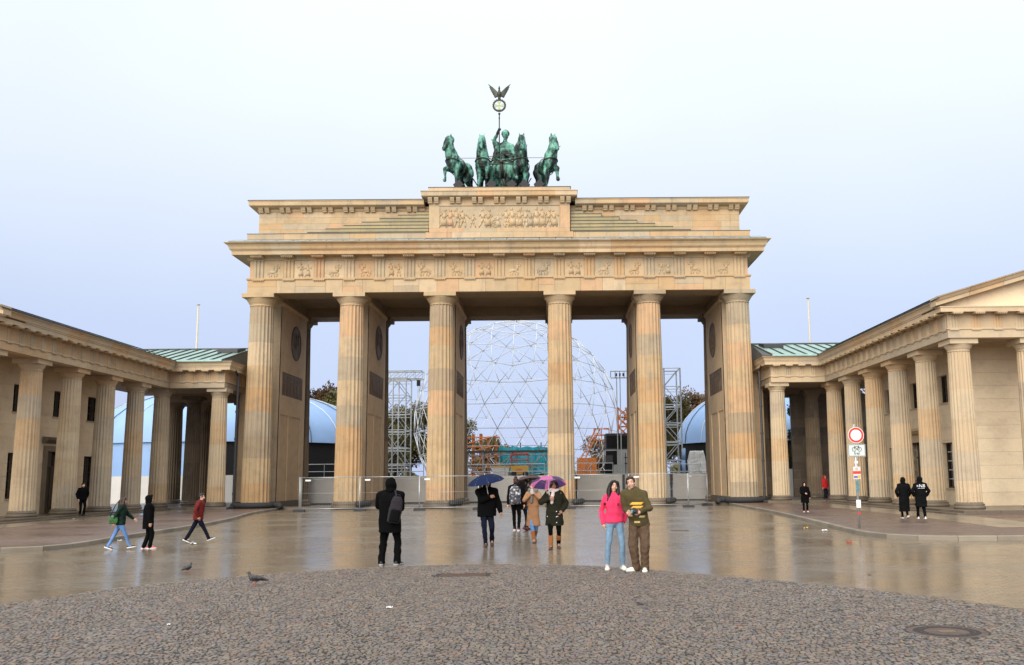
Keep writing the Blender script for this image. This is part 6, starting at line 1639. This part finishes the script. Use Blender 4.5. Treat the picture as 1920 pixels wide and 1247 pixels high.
# ---------------------------------------------------------------- pigeons
def pigeon(loc, rz, label, sc_=1.0):
    t = thing('pigeon', label, 'pigeon', loc, rz, 'pigeons on the wet ground')
    GB = plain('pigeon_feathers', (.055, .052, .058), .6, 0, .4, 30)
    q = MB(M=Matrix.Scale(sc_, 4)); q.ball((0, 0, .115), .055, .095, .055, 12, 8).ball((0, -.055, .125), .048, .055, .052, 12, 8)
    q.limb([(0, -.085, .15), (0, -.10, .185), (0, -.105, .20)], [.034, .024, .022], 8).ball((0, -.112, .207), .022, .026, .022, 10, 8)
    q.limb([(0, .08, .11), (0, .14, .095), (0, .19, .085)], [.035, .025, .018], 8)
    me = remesh(q, .007 * sc_, 1, 0, name='body'); me.materials.append(GB); link('body', me, t)
    q = MB(M=Matrix.Scale(sc_, 4))
    for s_ in (-1, 1): q.limb([(s_ * .048, -.04, .13), (s_ * .052, .03, .125), (s_ * .035, .12, .105), (s_ * .02, .16, .098)], [.025, .03, .016, .006], 8)
    q.build('wing', plain('pigeon_wing', (.035, .033, .036), .6, 0, .5, 40), t, True)
    q = MB(M=Matrix.Scale(sc_, 4)); q.tube((0, -.132, .204), (0, -.158, .197), .008, .002, 6); q.build('beak', M['rubber'], t)
    for s_ in (-1, 1):
        q = MB(M=Matrix.Scale(sc_, 4)); q.tube((s_ * .022, .0, .075), (s_ * .024, -.005, .008), .006, n=6)
        for a in (-.5, 0, .5): q.tube((s_ * .024, -.005, .006), (s_ * .024 + .03 * math.sin(a), -.035, .004), .004, .003, 5)
        q.build('leg', plain('pink_leg', (.5, .12, .10), .6), t)
pigeon((-1.70, -42.63, ZG), -PI / 2 + .15, 'dark grey pigeon standing in profile on the cobbles', 1.05)
pigeon((-3.79, -40.24, ZG), PI - .3, 'round dark pigeon seen from behind on the wet paving', .85)

# ---------------------------------------------------------------- traffic sign
sg = thing('traffic_sign', 'round red and white no-entry-for-vehicles sign above a bicycle plate on a stickered pole', 'sign', (12.80, -29.9, ZS), .03)
MB().tube((0, 0, 0), (0, 0, 3.2), .036, n=12).build('pole', M['steel'], sg, True)
def disc(r0, r1, y, n=40):
    m = MB()
    for k in range(n):
        a, b = 2 * PI * k / n, 2 * PI * (k + 1) / n
        m.add([(r0 * math.cos(a), y, r0 * math.sin(a)), (r1 * math.cos(a), y, r1 * math.sin(a)), (r1 * math.cos(b), y, r1 * math.sin(b)), (r0 * math.cos(b), y, r0 * math.sin(b))], [(0, 1, 2, 3)])
    return m
SR = plain('sign_red', (.70, .05, .03), .4, 0, .05)
d = MB(); d.loft([[(.252 * math.cos(2 * PI * k / 40), y, .252 * math.sin(2 * PI * k / 40)) for k in range(40)] for y in (.012, -.006)]); pl = d.build('sign_face', M['white'], sg, loc=(.03, -.055, 2.86))
disc(.172, .236, -.009).build('red_ring', SR, pl)
MB().box(-.04, .04, .0, .06, -.03, .03).build('clamp', M['steel'], pl, loc=(-.03, .01, .0))
pb = MB().box(-.272, .272, -.006, .012, -.19, .19).build('plate', plain('pale_sign_plate', (.60, .66, .64), .4, 0, .03), sg, loc=(.03, -.055, 2.385))
fr = MB()
for a in ((-.262, .262, .168, .18), (-.262, .262, -.18, -.168), (-.262, -.25, -.168, .168), (.25, .262, -.168, .168)): fr.box(a[0], a[1], -.010, -.007, a[2], a[3])
fr.build('border', M['rubber'], pl if False else pb)
bk = MB()
for cx in (-.085, .085): bk.path([(cx + .062 * math.cos(2 * PI * k / 20), -.012, .035 + .062 * math.sin(2 * PI * k / 20)) for k in range(21)], .007, 5)
for a, b in (((-.085, .035), (-.045, .115)), ((-.045, .115), (.055, .115)), ((-.055, .095), (.01, .035)), ((.01, .035), (.06, .115)), ((.01, .035), (.085, .035)), ((.085, .035), (.05, .13)), ((-.085, .035), (-.05, .13)), ((-.05, .13), (-.085, .135)), ((.03, .135), (.075, .135))):
    bk.tube((a[0], -.012, a[1]), (b[0], -.012, b[1]), .0065, n=5)
bk.build('bicycle_symbol', M['rubber'], pb)
v, f = text_mb('frei', .135, 0, .001); MB().add([(x, -.011, y - .095) for x, y, z in v], f).build('lettering', M['rubber'], pb)
for nm, z0, z1, w_, mt in (('sticker', 1.98, 2.05, .055, M['white']), ('poster_plate', 1.50, 1.88, .115, plain('pale_pink_plate', (.74, .60, .58), .5, 0, .08)), ('sticker', .62, .86, .07, M['white']), ('sticker', 1.08, 1.46, .048, plain('teal_sticker', (.10, .22, .25), .5, 0, .9, 40)), ('sticker', .42, .47, .05, M['red'])):
    st = MB().box(-w_, w_, -.046, -.040, z0, z1).build(nm, mt, sg)
    if nm == 'poster_plate':
        MB().box(-.125, .125, -.051, -.0465, 1.66, 1.745).build('red_band', SR, st); MB().box(-.10, .02, -.0495, -.0465, 1.53, 1.60).build('blue_patch', plain('blue_print', (.12, .16, .36), .5), st); MB().box(.03, .10, -.0495, -.0465, 1.52, 1.62).build('yellow_patch', M['yellow'], st)
        q = disc(.026, .036, -.0485, 20); q.v = [(x, y, z + 1.805) for x, y, z in q.v]; q.build('ring_mark', M['rubber'], st)

# ---------------------------------------------------------------- covers, litter
mh = thing('manhole_cover', 'rusty round manhole cover in the cobbles at lower right', 'manhole', (7.75, -48.1, ZG))
MB().lathe([(.43, -.02), (.43, -.002), (.36, -.002), (.36, -.012), (.34, -.012)], n=48, caps=False).build('frame', M['iron'], mh)
m = MB().lathe([(.338, -.02), (.338, -.006), (.24, -.006), (.235, -.001), (0, -.001)], n=48, caps=False); m.build('lid', M['iron'], mh)
m = MB()
for k in range(24): a = 2 * PI * k / 24; m.box(.29 * math.cos(a) - .012, .29 * math.cos(a) + .012, .29 * math.sin(a) - .012, .29 * math.sin(a) + .012, -.0062, .001)
m.build('studs', M['iron'], mh)['kind'] = 'stuff'
MB().box(-.09, .09, -.06, .06, -.0005, .002).build('badge', plain('bronze_badge', (.20, .13, .06), .4, .5), mh)
gp = thing('drain_cover', 'rusty rectangular cover plate at the top of the cobbles', 'cover', (1.68, -41.3, ZG))
MB().box(-.49, .49, -.28, .28, -.02, -.004).build('plate', plain('orange_rust', (.24, .12, .05), .45, .3, .5, 8), gp)
m = MB()
for k in range(9): m.box(-.42, .42, -.235 + k * .055, -.215 + k * .055, -.0042, .0)
m.build('ribs', M['iron'], gp)['kind'] = 'stuff'
m2_ = thing('manhole_cover', 'small flat manhole cover in the wet square right of the couple', 'manhole', (7.49, -28.05, ZG)); MB().lathe([(.30, -.01), (.30, .006), (.25, .006), (.24, .003), (0, .003)], n=32, caps=False).build('lid', M['iron'], m2_)
def litter(x, y, z, sz, mat, label, seed):
    rr = random.Random(seed); q = MB()
    n = 5; vs = []
    for j in range(n):
        for i in range(n): vs.append(((i / (n - 1) - .5) * sz + rr.gauss(0, sz * .06), (j / (n - 1) - .5) * sz * .7 + rr.gauss(0, sz * .06), .006 + abs(rr.gauss(0, sz * .14))))
    q.add(vs, [(j * n + i, j * n + i + 1, (j + 1) * n + i + 1, (j + 1) * n + i) for j in range(n - 1) for i in range(n - 1)])
    o = q.build('litter', mat); o.location = (x, y, z); o.rotation_euler.z = rr.uniform(0, 6)
    tag(o, label, 'litter', 'litter on the wet ground')
WH = M['white']
for i, (x, y, z, sz, mt, lb) in enumerate((
    (1.10, -45.67, ZG, .11, WH, 'crumpled white tissue lying on the middle cobbles'), (-9.9, -29.9, ZG, .16, WH, 'white scrap beside the left kerb behind the girl'), (-6.9, -31.9, ZG, .22, WH, 'white paper lying by the heel of the man in dark red'),
    (11.05, -34.4, ZG, .14, M['red'], 'red scrap on the wet paving before the right kerb'), (4.55, -45.6, ZG, .12, M['rubber'], 'flat black scrap on the cobbles below the couple'), (11.9, -29.3, ZG, .18, WH, 'white scrap in the gutter left of the traffic sign'),
    (11.7, -27.8, ZG, .14, M['yellow'], 'yellowish scrap in the gutter, further left of the traffic sign'), (-19.0, -15.0, ZS, .14, WH, 'white scrap on the left pavement before the columns'), (-7.6, -33.0, ZG, .12, WH, 'white scrap between the two walkers on the left'),
    (8.9, -42.2, ZG, .06, M['rubber'], 'tiny dark scrap on the right wet paving'), (-1.4, -46.9, ZG, .05, WH, 'tiny pale scrap on the left cobbles'), (-10.6, -32.9, ZG, .10, WH, 'pale scrap at the foot of the left kerb corner'), (-2.9, -24.0, ZG, .25, WH, 'flat white paper far out on the wet square left of the man in black'))):
    litter(x, y, z, sz, mt, lb, i)
# red notice in the left doorway
nt = thing('notice_panel', 'dark panel with red and white symbols hanging in the left doorway', 'notice', (-23.42, -8.0, 2.6), 0)
MB().box(-.02, .02, -.05, 1.0, -.55, .55).build('panel', plain('dark_red_panel', (.12, .008, .012), .5), nt)
m = MB()
for k in range(2):
    m.add([(q_ , .28 + .34 * k + y_, z_) for q_, y_, z_ in ((.022, -.06, -.42), (.022, .06, -.42), (.022, .04, .0), (.022, -.04, .0))], [(0, 1, 2, 3)])
    m.ball((.022, .28 + .34 * k, .12), .004, .055, .06, 10, 6); m.add([(.022, .2 + .34 * k + y_, z_) for y_, z_ in ((0, .25), (.16, .25), (.16, .32), (0, .32))], [(0, 1, 2, 3)])
m.build('symbols', M['white'], nt)
